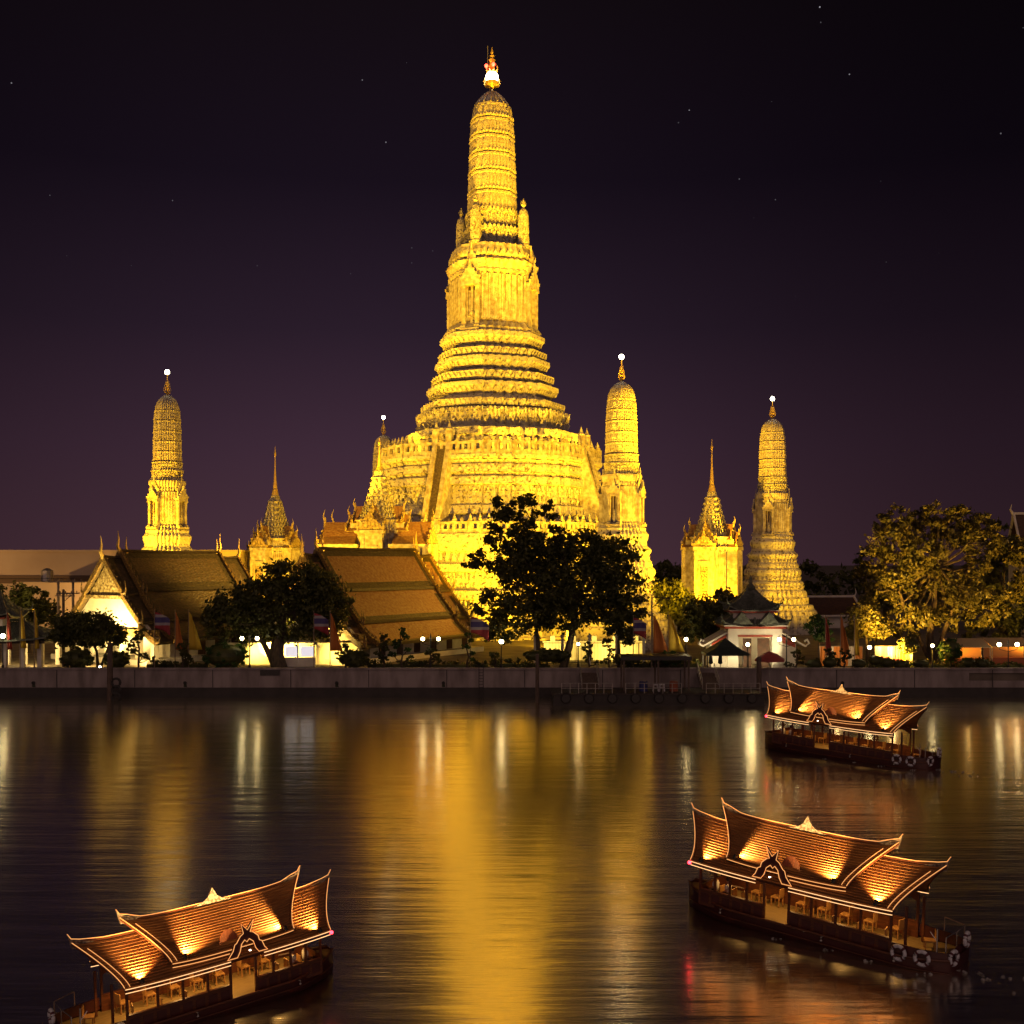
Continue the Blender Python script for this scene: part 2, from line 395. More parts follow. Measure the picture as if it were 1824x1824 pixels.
# ------------------------------------------------------------------ embankment wall
WY = 115.2
rw = thing('river_wall', 'long pale concrete embankment wall with a dark wet foot along the far bank', 'river wall', (0, WY, 0))
mb = MB()
def wallseg(x0, x1, z0, z1, y0=0.0, y1=0.5): mb.box(((x0 + x1) / 2, (y0 + y1) / 2, (z0 + z1) / 2), (x1 - x0, y1 - y0, z1 - z0))
wallseg(-400, 46.9, 1.06, 2.90); wallseg(46.9, 400, 1.06, 1.75); wallseg(46.9, 400, 1.75, 2.55, 0.35, 0.5); wallseg(46.9, 400, 2.55, 2.90)
mb.build('wall_face', CONCRETE, rw)
mb = MB(); mb.box((0, 0.19, 2.98), (800, 0.66, 0.16)); mb.build('coping', CONCRETE, rw)
mb = MB(); mb.box((0, 0.28, 0.3), (800, 0.40, 1.5)); mb.build('wet_foot', WETSTONE, rw)
mb = MB()
for i in range(-14, 15):
    mb.box((i * 8.0 + 1.3, -0.02, 1.98), (0.06, 0.06, 1.8))
mb.build('joint_strip', WETSTONE, rw)
pl = MB(); pl.prism([(-1.0, 0), (1.0, 0), (1.0, .55), (.7, .62), (-.7, .62), (-1.0, .55)], -0.08, 0.0)
o = pl.build('wall_plaque', IRON, label='small dark plaque fixed high on the embankment wall left of centre', cat='plaque'); o.location = at(481, 1203, WY - 0.02)

# ------------------------------------------------------------------ towers
OCT = [(1, .34), (.90, .34), (.90, .47), (.81, .47), (.81, .58), (.70, .58), (.70, .70), (.58, .70), (.58, .81), (.47, .81), (.47, .90), (.34, .90), (.34, 1)]
def fourfold(q):
    p = []
    for k in range(4):
        c, s = [(1, 0), (0, 1), (-1, 0), (0, -1)][k]
        p += [(x * c - y * s, x * s + y * c) for x, y in q]
    return p
PLAN = fourfold(OCT)
SOFT = fourfold([(1, .40), (.95, .40), (.95, .52), (.88, .52), (.88, .64), (.78, .64), (.78, .78), (.64, .78), (.64, .88), (.52, .88), (.52, .95), (.40, .95), (.40, 1)])
ROT = R(-26)
def norm_plan(poly, rot=ROT):
    e = max(abs(x * math.cos(rot) - y * math.sin(rot)) for x, y in poly)
    return [(x / e, y / e) for x, y in poly]
PLAN = norm_plan(PLAN); SOFT = norm_plan(SOFT)
def ring(poly, r, spacing, fn, minlen=0.6):
    n = len(poly)
    for i in range(n):
        a = Vector((poly[i][0] * r, poly[i][1] * r, 0)); b = Vector((poly[(i + 1) % n][0] * r, poly[(i + 1) % n][1] * r, 0))
        L = (b - a).length
        if L < spacing * minlen: continue
        m = max(1, int(L / spacing + 0.15))
        d = (b - a) / L
        nrm = Vector((d.y, -d.x, 0))
        for j in range(m):
            p = a + d * L * (j + 0.5) / m
            M = Matrix(((d.x, -nrm.x, 0, p.x), (d.y, -nrm.y, 0, p.y), (0, 0, 1, 0), (0, 0, 0, 1)))   # local x along edge, -y outward
            fn(M, L / m)
def figure(mb, z, h):
    """supporting guardian: bent legs apart, raised arms"""
    def fn(M, w):
        M = M @ Matrix.Translation((0, 0, z))
        w_ = min(w * 0.9, h * 0.95)
        for s in (-1, 1):
            mb.add([(s * .10 * w_, 0, .46 * h), (s * .42 * w_, -.16 * h, .26 * h), (s * .30 * w_, -.05 * h, 0), (s * .16 * w_, .02, 0), (s * .20 * w_, -.10 * h, .24 * h), (s * .26 * w_, 0.05, .4 * h)],
                   [(0, 1, 4), (1, 2, 3, 4), (0, 5, 1)], M)
            mb.tube([(s * .16 * w_, -.06 * h, .70 * h), (s * .40 * w_, -.10 * h, .66 * h), (s * .40 * w_, -.12 * h, 1.0 * h)], .055 * h, 4, M)
        mb.box((0, -.07 * h, .56 * h), (.26 * w_, .16 * h, .30 * h), M, tp=1.45, ty=1.0)
        mb.ball((0, -.12 * h, .82 * h), (.10 * h, .10 * h, .11 * h), 6, 4, M)
        mb.box((0, -.08 * h, .96 * h), (.12 * h, .10 * h, .14 * h), M, tp=.2)
    return fn
def arch(mb, z, h, frac=0.8):
    def fn(M, w):
        M = M @ Matrix.Translation((0, 0, z)); a = w * frac / 2
        outer = [(-a, 0), (-a, .55 * h), (-a * .6, .85 * h), (0, h), (a * .6, .85 * h), (a, .55 * h), (a, 0)]
        mb.prism(outer, -.07 * w, 0.05, M)
        mb.prism([(x * .55, .06 * h + zz * .75) for x, zz in outer], -.16 * w, -.05 * w, M)
    return fn
def leafy(mb, z, h, frac=0.85, out=0.12, lean=0.0):
    """pointed leaf plate"""
    def fn(M, w):
        M = M @ Matrix.Translation((0, 0, z)); a = w * frac / 2
        mb.add([(-a, 0, 0), (a, 0, 0), (a * .7, -out * .6 - lean * .5, .5 * h), (0, -out - lean, h), (-a * .7, -out * .6 - lean * .5, .5 * h), (0, -out, .4 * h)],
               [(0, 1, 5), (1, 2, 5), (2, 3, 5), (3, 4, 5), (4, 0, 5)], M)
    return fn
def bracket(mb, z, h, d):
    def fn(M, w):
        M = M @ Matrix.Translation((0, 0, z)); a = w * .34
        mb.add([(-a * .5, 0.02, 0), (a * .5, 0.02, 0), (a, -d, h), (-a, -d, h), (a, .02, h), (-a, .02, h)], [(0, 1, 2, 3), (1, 4, 2), (0, 3, 5), (2, 4, 5, 3)], M)
    return fn
def post(mb, z, h, w0, fin):
    def fn(M, w):
        M = M @ Matrix.Translation((0, 0, z))
        mb.box((0, 0, h / 2), (w0, w0, h), M)
        mb.box((0, 0, h + .06), (w0 * 1.35, w0 * 1.35, .12), M)
        mb.lathe([(w0 * .55, h + .12), (w0 * .7, h + fin * .25), (w0 * .35, h + fin * .5), (w0 * .4, h + fin * .58), (0.02, h + fin)], (0, 0, 0), 6, M)
    return fn
def horn(mb, pts, r0, M=None, n=5):
    m = len(pts); mb.tube(pts, [r0 * (1 - i / (m - 1)) ** .8 + .012 for i in range(m)], n, M)
def pediment(mb, w, z, h, y0, y1, M=None):
    """flame-edged gable plate with spire tip"""
    a = w / 2
    pts = [(-a * 1.12, 0), (-a * 1.2, .16 * h), (-a * .86, .18 * h), (-a * .8, .36 * h), (-a * .56, .40 * h), (-a * .48, .58 * h), (-a * .26, .60 * h), (-a * .14, .78 * h), (0, 1.15 * h)]
    pts = pts + [(-x, zz) for x, zz in pts[-2::-1]]
    mb.prism([(x, z + zz) for x, zz in pts], y0, y1, M)
def tex_statue(mb, z, h, y, M):
    mb.lathe([(.13 * h, 0), (.12 * h, .05 * h), (.075 * h, .30 * h), (.085 * h, .45 * h), (.06 * h, .52 * h), (.10 * h, .70 * h), (.09 * h, .76 * h), (.045 * h, .80 * h), (.065 * h, .87 * h), (.05 * h, .92 * h), (.015 * h, 1.05 * h)], (0, y, z), 8, M)
    for s in (-1, 1):
        mb.tube([(s * .10 * h, y, z + .72 * h), (s * .15 * h, y - .03 * h, z + .55 * h), (s * .12 * h, y - .10 * h, z + .48 * h)], .035 * h, 5, M)
def niche_porch(root, ang, r_body, zb, zt, w, depth, name='niche'):
    """projecting aedicule: pilasters, dark recess, statue, stacked pediments.  ang: local heading of its face"""
    M = Matrix.Rotation(ang, 4, 'Z') @ Matrix.Translation((0, -r_body, 0))    # local -y outward
    H = zt - zb
    mb = MB()
    for s in (-1, 1):
        mb.box((s * w * .39, -depth / 2 + .1, zb + H * .30), (w * .22, depth + .2, H * .60), M)
        mb.box((s * w * .39, -depth * .5 - .03, zb + H * .61), (w * .27, depth + .36, H * .04), M)
        mb.box((s * w * .39, -depth * .5 - .03, zb + H * .02), (w * .28, depth + .36, H * .05), M)
        mb.box((s * w * .295, -depth * .42, zb + H * .30), (w * .05, depth * .8, H * .56), M)
    mb.box((0, -depth / 2, zb + H * .655), (w * 1.05, depth + .3, H * .07), M)
    pediment(mb, w * 1.02, zb + H * .69, H * .26, -depth - .22, -depth + .05, M)
    mb.box((0, -depth * .3, zb + H * .78), (w * .8, depth * .55, H * .18), M)
    pediment(mb, w * .9, zb + H * .86, H * .34, -depth * .62, -depth * .40, M)
    mb.box((0, -depth / 2 - .1, zb - H * .02), (w * 1.1, depth + .5, H * .05), M)
    o = mb.build(name, STONE_PLAIN, root)
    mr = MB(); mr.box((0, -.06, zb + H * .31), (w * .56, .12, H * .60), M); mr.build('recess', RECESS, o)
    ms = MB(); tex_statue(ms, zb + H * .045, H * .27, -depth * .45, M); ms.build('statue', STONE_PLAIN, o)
    return o
def trident(root, z, h):
    mb = MB()
    mb.lathe([(.05 * h, 0), (.12 * h, .04 * h), (.06 * h, .10 * h), (.10 * h, .16 * h), (.04 * h, .22 * h), (.05 * h, .8 * h), (.01, h * 1.02)], (0, 0, z), 8)
    for k in range(4):
        M = Matrix.Rotation(R(45 + 90 * k) - ROT, 4, 'Z')
        for (o_, b, tp) in ((.26, .12, .52), (.20, .34, .74), (.13, .54, .93)):
            horn(mb, [(0, 0, z + b * h), (o_ * h * .7, 0, z + (b + .02) * h), (o_ * h, 0, z + (b + .13) * h), (o_ * h * .85, 0, z + tp * h)], .05 * h, M)
    return mb.build('trident_finial', GILT, root)
def cob(mb, poly, levels, dome):
    prof = []
    for (zb, rb, zt, rt) in levels:
        g = min(.2, (zt - zb) * .075)
        prof += [(rb * .90, zb), (rb * .90, zb + g * 1.1), (rb * 1.015, zb + g * 1.2), (rb * 1.01, zb + g * 2.6), (rb * .985, zb + g * 3.2), (rt * .985, zt - g * 2.6), (rt * 1.015, zt - g * 1.8), (rt * 1.01, zt - g * .2), (rt * .90, zt)]
    mb.plan(poly, prof + dome)

# ---------------------------------------------------- main tower
KM = 0.0925
def zm(py): return CAMH + (1000 - py) * KM - GZ
main = thing('central_temple_tower', 'tallest tiered golden temple tower in the middle, floodlit', 'temple tower', (PX, PY_, GZ), ROT)
def P(lst): return [(hw * KM, zm(py)) for py, hw in lst]
mb = MB()
mb.plan(SOFT, P([(1136, 262), (1120, 262), (1118, 252), (1105, 250), (1103, 258), (1092, 256), (1090, 246), (1062, 244), (1058, 253), (1046, 250), (1044, 240), (1018, 238), (1016, 247), (1004, 244), (1002, 234), (985, 232), (983, 240), (972, 244), (956, 240), (955, 238)]))
figs = figure(mb, zm(1090), zm(1062) - zm(1090)); ring(SOFT, 247 * KM, 2.0, figs)
ring(SOFT, 240 * KM, 2.0, figure(mb, zm(1044), zm(1019) - zm(1044)))
ring(SOFT, 235 * KM, 1.1, leafy(mb, zm(1002), zm(986) - zm(1002), out=.3))
mb.build('lower_terrace', STONE, main)
mb = MB()
mb.plan(SOFT, P([(956, 206), (941, 204), (938, 196), (925, 194), (922, 201), (909, 198), (906, 188), (876, 187), (874, 198), (862, 195), (860, 187), (856, 187), (854, 195), (842, 193), (840, 187), (836, 189), (831, 197), (826, 197)]))
ring(SOFT, 189 * KM, 2.1, figure(mb, zm(906), zm(877) - zm(906)))
ring(SOFT, 195 * KM, 1.0, leafy(mb, zm(938), zm(924) - zm(938), out=.3))
ring(SOFT, 188 * KM, .9, bracket(mb, zm(859), .35, .5)); ring(SOFT, 188 * KM, .9, bracket(mb, zm(840), .5, .6))
ring(SOFT, 194 * KM, 1.4, leafy(mb, zm(872), .85, out=.25)); ring(SOFT, 192.5 * KM, 1.4, leafy(mb, zm(852), .8, out=.25))
mb.build('upper_terrace', STONE, main)
for (pz, hw, sp, hh) in ((826, 193.5, 2.35, 2.0), (955, 234, 2.6, 1.7)):
    mb = MB(); r = hw * KM; z0 = zm(pz)
    inner = [(x, y) for x, y in SOFT]
    n = len(inner)
    for i in range(n):
        a = Vector((inner[i][0] * r, inner[i][1] * r, 0)); b = Vector((inner[(i + 1) % n][0] * r, inner[(i + 1) % n][1] * r, 0))
        L = (b - a).length; d = (b - a) / L
        M = Matrix(((d.x, -d.y, 0, (a.x + b.x) / 2), (d.y, d.x, 0, (a.y + b.y) / 2), (0, 0, 1, z0), (0, 0, 0, 1)))
        mb.box((0, 0, hh * .18), (L, .34, hh * .36), M); mb.box((0, 0, hh * .9), (L + .1, .42, hh * .2), M)
        m = max(1, int(L / .95))
        for j in range(m + 1):
            mb.box((-L / 2 + L * j / m, 0, hh * .55), (.36, .28, hh * .6), M)
    ring(SOFT, r, sp, post(mb, z0, hh, .52, 1.25), .3)
    mb.build('balustrade', STONE_PLAIN, main)
mb = MB()
mb.plan(PLAN, P([(827, 148), (792, 149), (790, 153), (788, 157), (777, 157), (774, 138), (770, 128), (768, 129), (742, 135), (739, 120), (737, 119), (736, 128), (725, 129), (722, 112), (714, 104), (713, 106), (702, 118), (695, 118), (693, 103), (690, 98), (689, 103), (676, 110.5), (673, 94), (668, 88), (667, 92), (657, 103), (649, 102.5), (647, 89), (646, 91), (634, 98), (631, 83), (626, 78), (625, 81), (613, 94), (605, 93.5), (602, 88)]))
ring(PLAN, 135.5 * KM, 1.55, figure(mb, zm(768), zm(741) - zm(768)), .4)
ring(PLAN, 150 * KM, 1.5, leafy(mb, zm(790), 1.2, out=.35), .4)
for (py, hw, d) in ((736, 128.5, .25), (713, 114, .5), (689, 109.5, .25), (667, 98, .5), (646, 96.5, .2), (625, 88, .5)):
    ring(PLAN, hw * KM, .85, leafy(mb, zm(py - 2), .78, out=.2, lean=d * .4), .4)
mb.build('stepped_base', STONE, main)
mb = MB()                      # recessed gallery colonnade below the first step
ring(PLAN, 151 * KM, 2.9, lambda M, w: (mb.box((0, 0, zm(809)), (.7, .7, zm(792) - zm(826)), M), mb.box((0, -.1, zm(796)), (1.1, .9, .5), M)), .4)
mb.build('gallery_pillars', STONE_PLAIN, main)
mb = MB()
mb.plan(PLAN, P([(603, 86), (597, 88), (592, 84), (588, 81), (586, 78), (505, 74), (502, 78), (497, 79), (494, 77), (488, 80), (480, 83), (477, 80), (474, 74), (470, 78), (462, 77), (455, 74), (450, 73), (449, 58)]))
ring(PLAN, 77 * KM, .8, lambda M, w: mb.tube([(0, -.12, zm(584)), (0, -.10, zm(505))], [.24, .20], 6, M), .5)
ring(PLAN, 76 * KM, .8, leafy(mb, zm(474), 1.0, out=.4), .4)
mb.build('niche_storey', STONE_PLAIN, main)
r_face = 74 * KM * PLAN[0][0]
for k in range(4):
    niche_porch(main, R(90 * k), r_face, zm(600), zm(478), 3.1, 1.1)
    t_ = MB(); M = Matrix.Rotation(R(90 * k), 4, 'Z') @ Matrix.Translation((0, -62 * KM, 0))
    s_ = [(1.05, zm(452)), (1.1, zm(446)), (.92, zm(443)), (.96, zm(440)), (.88, zm(424)), (.92, zm(423)), (.86, zm(409)), (.9, zm(408)), (.82, zm(394)), (.84, zm(393)), (.6, zm(384)), (.3, zm(380)), (.08, zm(377))]
    t_.plan(SOFT, s_, M)
    t_.lathe([(.1, zm(378)), (.42, zm(374)), (.2, zm(371)), (.28, zm(369)), (.03, zm(362))], (0, 0, 0), 6, M)
    for q in range(4):
        horn(t_, [(0, 0, zm(376)), (.34, 0, zm(375)), (.42, 0, zm(371)), (.3, 0, zm(367))], .09, M @ Matrix.Rotation(R(90 * q + 45), 4, 'Z'))
    t_.build('turret', STONE_FINE, main)
mb = MB()
mb.plan(PLAN, P([(450, 58), (446, 55), (443, 50), (424, 49), (421, 54), (417, 54), (414, 47), (391, 45), (389, 49), (385, 49), (384, 42)]))
ring(PLAN, 50 * KM, 1.6, figure(mb, zm(443), 1.85), .3); ring(PLAN, 46 * KM, 1.5, figure(mb, zm(414), 2.1), .3)
ring(PLAN, 53 * KM, .7, leafy(mb, zm(418), .6, out=.2), .4); ring(PLAN, 48 * KM, .7, leafy(mb, zm(386), .6, out=.2), .4)
mb.build('guardian_frieze', STONE_FINE, main)
mb = MB(); lv = [(385, 45.3), (350, 44), (314.5, 42.8), (283, 41.5), (251, 40.3), (221, 38.5), (193, 33.5)]
levels = [(zm(lv[i][0]), lv[i][1] * KM, zm(lv[i + 1][0]), lv[i + 1][1] * KM) for i in range(6)]
cob(mb, PLAN, levels, P([(193, 31), (188, 28), (181, 23.5), (173, 16), (166, 8), (162, 3), (160, .6)]))
for (zb, rb, zt, rt) in levels:
    ring(PLAN, (rb + rt) / 2 * .992, 1.05, arch(mb, zb + (zt - zb) * .2, (zt - zb) * .62, .74), .35)
    ring(PLAN, rb * 1.0, .6, leafy(mb, zb + .25, .5, out=.16), .4)
for q in range(16):
    a = 2 * math.pi * q / 16
    mb.tube([(math.cos(a) * r * KM, math.sin(a) * r * KM, zm(py)) for py, r in ((192, 31.5), (188, 28.5), (181, 23.8), (173, 16.3), (166, 8.3))], .14, 4)
mb.build('cob_spire', STONE_COB, main)
mb = MB()
mb.lathe([(.2, zm(161)), (.45, zm(158)), (1.0, zm(152)), (1.15, zm(146)), (.7, zm(143)), (.5, zm(140)), (.75, zm(128)), (.45, zm(122)), (.3, zm(112)), (.55, zm(107)), (.3, zm(103)), (.4, zm(100)), (.15, zm(97)), (.25, zm(95)), (.02, zm(84))], (0, 0, 0), 10)
for q in range(8):
    M = Matrix.Rotation(R(45 * q), 4, 'Z')
    horn(mb, [(.3, 0, zm(156)), (1.2, 0, zm(152)), (1.45, 0, zm(147)), (1.15, 0, zm(140))], .16, M)
    horn(mb, [(.5, 0, zm(129)), (.95, 0, zm(126)), (1.0, 0, zm(122)), (.8, 0, zm(115))], .12, M)
mb.build('crown_finial', GILT, main)
mb = MB(); mb.tube([(-.75, 0, zm(130)), (-.8, 0, zm(80))], .05, 5); mb.build('antenna_rod', STEEL, main)
mb = MB(); mb.ball((0, 0, zm(138)), (1.05, 1.05, .95), 16, 10)
mb.build('beacon_lamp', BEACON, main, True)
for s in (-1, 1):
    mb = MB(); mb.ball((s * .66, -.75, zm(119)), .3, 10, 7); mb.tube([(s * .66, -.6, zm(127)), (s * .66, -.7, zm(121))], .06, 5); mb.build('red_lamp', REDLAMP, main, True)
for k in range(4):             # stairways on the four faces, two flights each
    M = Matrix.Rotation(R(90 * k), 4, 'Z')
    e_ = SOFT[0][0]
    for (r0, r1, p0, p1) in ((246, 234, 1130, 955), (214, 192, 955, 806)):
        y0, y1, z0, z1 = -r0 * KM * e_ - 1.9, -r1 * KM * e_ - .15, zm(p0), zm(p1)
        nst = 30; mb = MB()
        for i in range(nst):
            yy = y0 + (y1 - y0) * (i + .5) / nst; zt_ = z0 + (z1 - z0) * (i + 1) / nst
            mb.box((0, (yy + y1 + .3) / 2, (zt_ + z0) / 2), (1.5, (y1 + .3 - yy), zt_ - z0 - .02), M)
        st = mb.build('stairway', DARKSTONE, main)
        for s in (-1, 1):
            mb = MB()
            mb.add([(s * .78, y0 - .5, z0), (s * 1.5, y0 - .5, z0), (s * 1.5, y1, z1 + .75), (s * .78, y1, z1 + .75), (s * .78, y1 + .5, z0), (s * 1.5, y1 + .5, z0), (s * .78, y1 + .5, z1 + .75), (s * 1.5, y1 + .5, z1 + .75), (s * .78, y0 - .5, z0 + 1.0), (s * 1.5, y0 - .5, z0 + 1.0)],
                   [(0, 1, 9, 8), (8, 9, 2, 3), (0, 8, 3, 6, 4), (1, 5, 7, 2, 9), (4, 6, 7, 5), (3, 2, 7, 6)], M)
            mb.box((s * 1.14, y1 + .2, z1 + 1.0), (.9, .9, 1.6), M); mb.lathe([(.5, 0), (.6, .3), (.3, .6), (.02, 1.5)], (s * 1.14, y1 + .2, z1 + 1.8), 6, M)
            mb.build('stair_parapet', STONE_PLAIN, st)

# ---------------------------------------------------- four satellite towers
KS = 0.02294; ZTOP = 38.7
def zs(c): return ZTOP - (c - 215) * KS
def PS(l): return [(hw * KS, zs(c)) for c, hw in l]
def make_satellite():
    root = thing('satellite_temple_tower', 'x', 'temple tower', (0, 0, 0), ROT, 'slender temple towers around the central tower')
    mb = MB()
    mb.plan(PLAN, PS([(1902, 322), (1780, 318), (1770, 305), (1745, 300), (1735, 285), (1700, 270), (1695, 246), (1670, 243), (1650, 246), (1642, 236), (1612, 232), (1600, 226), (1590, 212), (1560, 206), (1548, 212), (1535, 205), (1525, 190), (1500, 186), (1485, 192), (1470, 196), (1450, 192), (1436, 176), (1425, 178), (1408, 174), (1398, 164), (1380, 156), (1368, 160), (1350, 172), (1338, 172), (1325, 158), (1312, 146), (1296, 144), (1284, 148), (1270, 154), (1250, 156), (1240, 148), (1228, 138), (1212, 140), (1205, 130), (1195, 124)]))
    ring(PLAN, 268 * KS, .9, leafy(mb, zs(1738), .8, out=.3), .3); ring(PLAN, 240 * KS, .8, figure(mb, zs(1695), 1.05), .3)
    ring(PLAN, 207 * KS, .7, leafy(mb, zs(1588), .7, out=.25), .3); ring(PLAN, 188 * KS, .7, leafy(mb, zs(1524), .7, out=.22), .3); ring(PLAN, 160 * KS, .6, leafy(mb, zs(1394), .5, out=.2), .3)
    mb.build('stepped_base', STONE, root)
    mb = MB()
    mb.plan(PLAN, PS([(1196, 121), (1186, 124), (1178, 114), (970, 107), (960, 112), (945, 108), (935, 115), (915, 119), (902, 118), (896, 102)]))
    ring(PLAN, 111 * KS, .42, lambda M, w: mb.tube([(0, -.03, zs(1175)), (0, -.03, zs(972))], [.14, .11], 5, M), .5)
    mb.build('niche_storey', STONE_PLAIN, root)
    for k in range(4):
        niche_porch(root, R(90 * k), 109 * KS * PLAN[0][0], zs(1192), zs(930), 1.75, .5)
    mb = MB()
    mb.plan(PLAN, PS([(898, 106), (890, 104), (884, 98), (848, 96), (842, 106), (834, 104), (828, 96), (795, 94), (790, 101), (784, 100), (780, 90)]))
    ring(PLAN, 98 * KS, .7, figure(mb, zs(884), .85), .3); ring(PLAN, 95 * KS, .62, figure(mb, zs(828), .8), .3)
    mb.build('guardian_frieze', STONE_FINE, root)
    mb = MB(); lv = [(780, 94), (718, 93), (655, 92), (590, 90.5), (525, 87.5), (460, 82)]
    levels = [(zs(lv[i][0]), lv[i][1] * KS, zs(lv[i + 1][0]), lv[i + 1][1] * KS) for i in range(5)]
    cob(mb, PLAN, levels, PS([(460, 77), (452, 80), (430, 75), (405, 65), (385, 51), (366, 28), (357, 8), (355, 1)]))
    for (zb, rb, zt, rt) in levels: ring(PLAN, (rb + rt) / 2 * .99, .5, arch(mb, zb + (zt - zb) * .22, (zt - zb) * .55), .4)
    mb.build('cob_spire', STONE_COB, root)
    trident(root, zs(356), (356 - 262) * KS)
    mb = MB(); mb.tube([(0, 0, zs(268)), (0, 0, zs(222))], .07, 6); mb.build('lamp_rod', GILT, root)
    mb = MB(); mb.ball((0, 0, zs(214)), .34, 12, 8); mb.build('beacon_lamp', BEACON, root, True)
    return root
sat = make_satellite()
labs = ['slender golden tower right beside the central tower, its foot behind the big dark tree', 'slender golden tower far left, standing behind the dark tiled hall roof', 'slender golden tower farthest right, behind the green tiled gate pavilion', 'slender tower mostly hidden behind the left side of the central tower']
for i, (px, Y, sz) in enumerate(((1107, 150, 1.0), (298, 162, 1.0), (1376, 180, .968), (683, 213, 1.0))):
    o = sat if i == 0 else copy_tree(sat)
    o.location = ((px - 912) / F * Y, Y, GZ); o['label'] = labs[i]; o.scale = (1, 1, sz)

# ---------------------------------------------------- spired pavilions (mondop)
def gable_roof(mb, w, h, y0, y1, z, M, over=.3):
    pts = [(-w / 2 - over, z - .15), (-w * .30, z + h * .32), (0, z + h), (w * .30, z + h * .32), (w / 2 + over, z - .15)]
    mb.prism(pts, y0, y1, M)
def make_mondop(rz, wings=False):
    root = thing('spired_pavilion', 'x', 'pavilion', (0, 0, 0), rz, 'spired golden pavilions between the towers')
    H = 13.6
    mb = MB(); q = 2.7
    body = fourfold([(q, 1.75), (2.35, 1.75), (2.35, 2.1), (2.1, 2.1), (2.1, 2.35), (1.75, 2.35), (1.75, q)])
    mb.plan(body, [(1.12, 0), (1.12, .5), (1.05, .9), (1.0, 1.2), (1.0, H - .9), (1.06, H - .6), (1.14, H), (1.02, H + .1), (1.02, H + 1.2), (1.1, H + 1.5), (.9, H + 1.7)])
    for sx in (-1, 1):
        for sy in (-1, 1):
            for (ax, ay) in ((2.15, 2.35), (2.35, 2.15), (1.95, 2.6), (2.6, 1.95)):
                mb.tube([(sx * ax, sy * ay, 1.0), (sx * ax, sy * ay, H - .7)], .17, 6)
    mb.build('body', STONE_PLAIN, root)
    for k in range(4):
        M = Matrix.Rotation(R(90 * k), 4, 'Z')
        mp_ = MB()
        mp_.box((0, -3.4, H * .5), (2.9, 1.7, H), M); mp_.box((0, -3.45, H - .25), (3.3, 2.0, .5), M); mp_.box((0, -3.45, .5), (3.2, 1.9, 1.0), M)
        for s in (-1, 1): mp_.box((s * 1.25, -4.28, H * .5), (.5, .14, H - 1.2), M); mp_.box((s * .72, -4.28, H * .46), (.18, .12, H * .72), M)
        mp_.box((0, -4.28, H * .83), (1.7, .14, .4), M)
        mp_.box((0, -3.0, H + .6), (2.7, 1.5, 1.2), M)
        po = mp_.build('porch', STONE_PLAIN, root)
        md = MB(); md.box((0, -4.265, H * .44), (1.26, .04, H * .68), M); md.build('door_panel', CARVED, po)
        mg = MB()
        gable_roof(mg, 3.0, 2.2, -4.1, -1.6, H + .1, M); gable_roof(mg, 2.7, 2.3, -3.3, -1.2, H + 1.2, M)
        mg.build('gable_roof', ROOFTILE, po)
        mg = MB(); pediment(mg, 3.1, H + .1, 2.3, -4.35, -4.12, M); pediment(mg, 2.8, H + 1.2, 2.4, -3.55, -3.32, M)
        for (yy, zz, ww) in ((-4.3, H, 1.6), (-3.5, H + 1.1, 1.45)):
            horn(mg, [(0, yy, zz + 2.3), (0, yy - .15, zz + 2.9), (0, yy + .05, zz + 3.6)], .12, M)
            for s in (-1, 1): horn(mg, [(s * ww, yy, zz), (s * (ww + .25), yy, zz + .35), (s * (ww + .2), yy, zz + 1.1)], .12, M)
        mg.build('pediment', GABLE, po)
    mb = MB(); z = H + 1.7
    prof = [(.92, z)]
    r = .88
    for i in range(7):
        mb.plan(body, [(r, z), (r * 1.05, z + .12), (r * 1.0, z + .22), (r * .84, z + .5), (r * .82, z + .82)])
        ring(body, r * .98, .62, leafy(mb, z + .12, .75, out=.12), .3)
        z += .80; r *= .88
    mb.plan(body, [(r, z), (r * 1.05, z + .2), (r * .75, z + .5), (.22, z + .9), (.24, z + 1.0), (.2, z + 1.2)])
    mb.build('tiered_roof', STONE_FINE, root)
    mb = MB(); z += .9
    q_ = .6 if wings else 1.0
    mb.lathe([(rr, z + hh * q_) for rr, hh in ((.55, 0), (.6, .3), (.42, 1.1), (.46, 1.15), (.3, 1.5), (.34, 1.6), (.22, 2.8), (.12, 4.6), (.07, 6.6), (.15, 6.8), (.2, 7.1), (.08, 7.5), (.02, 8.3))], (0, 0, 0), 10)
    mb.build('spire', GILT, root)
    if wings:
        for s in (-1, 1):
            mb = MB(); mb.box((s * 5.0, -.6, H * .42), (5.4, 5.6, H * .84)); mb.box((s * 5.0, -.6, H * .84), (5.8, 6.0, .5))
            for j in range(4): mb.box((s * (3.3 + 1.5 * j), -3.5, H * .42), (.4, .2, H * .8))
            w_ = mb.build('wing', STONE_PLAIN, root)
            Mx = Matrix.Translation((0, -.6, 0)) @ Matrix.Rotation(R(90), 4, 'Z')
            mr = MB(); gable_roof(mr, 5.4, 3.0, -s * 2.6, -s * 7.4, H * .87, Mx); mr.build('wing_roof', ROOFTILE, w_)
            mg = MB(); pediment(mg, 5.6, H * .87, 3.2, -s * 7.4, -s * 7.65, Mx)
            for yy in (-s * 7.5, -s * 6.3): horn(mg, [(0, yy, H * .87 + 3.0), (0, yy - s * .3, H * .87 + 3.9), (0, yy, H * .87 + 4.9)], .13, Mx)
            mg.build('wing_pediment', GABLE, w_)
            md = MB(); md.box((s * 4.6, -3.43, H * .4), (1.2, .05, H * .5)); md.build('door_panel', RECESS, w_)
    return root
mon = make_mondop(ROT)
mon.location = ((1268 - 912) / F * 172, 172, GZ); mon['label'] = 'spired golden pavilion between the two right-hand towers, a carved door panel on its porch'
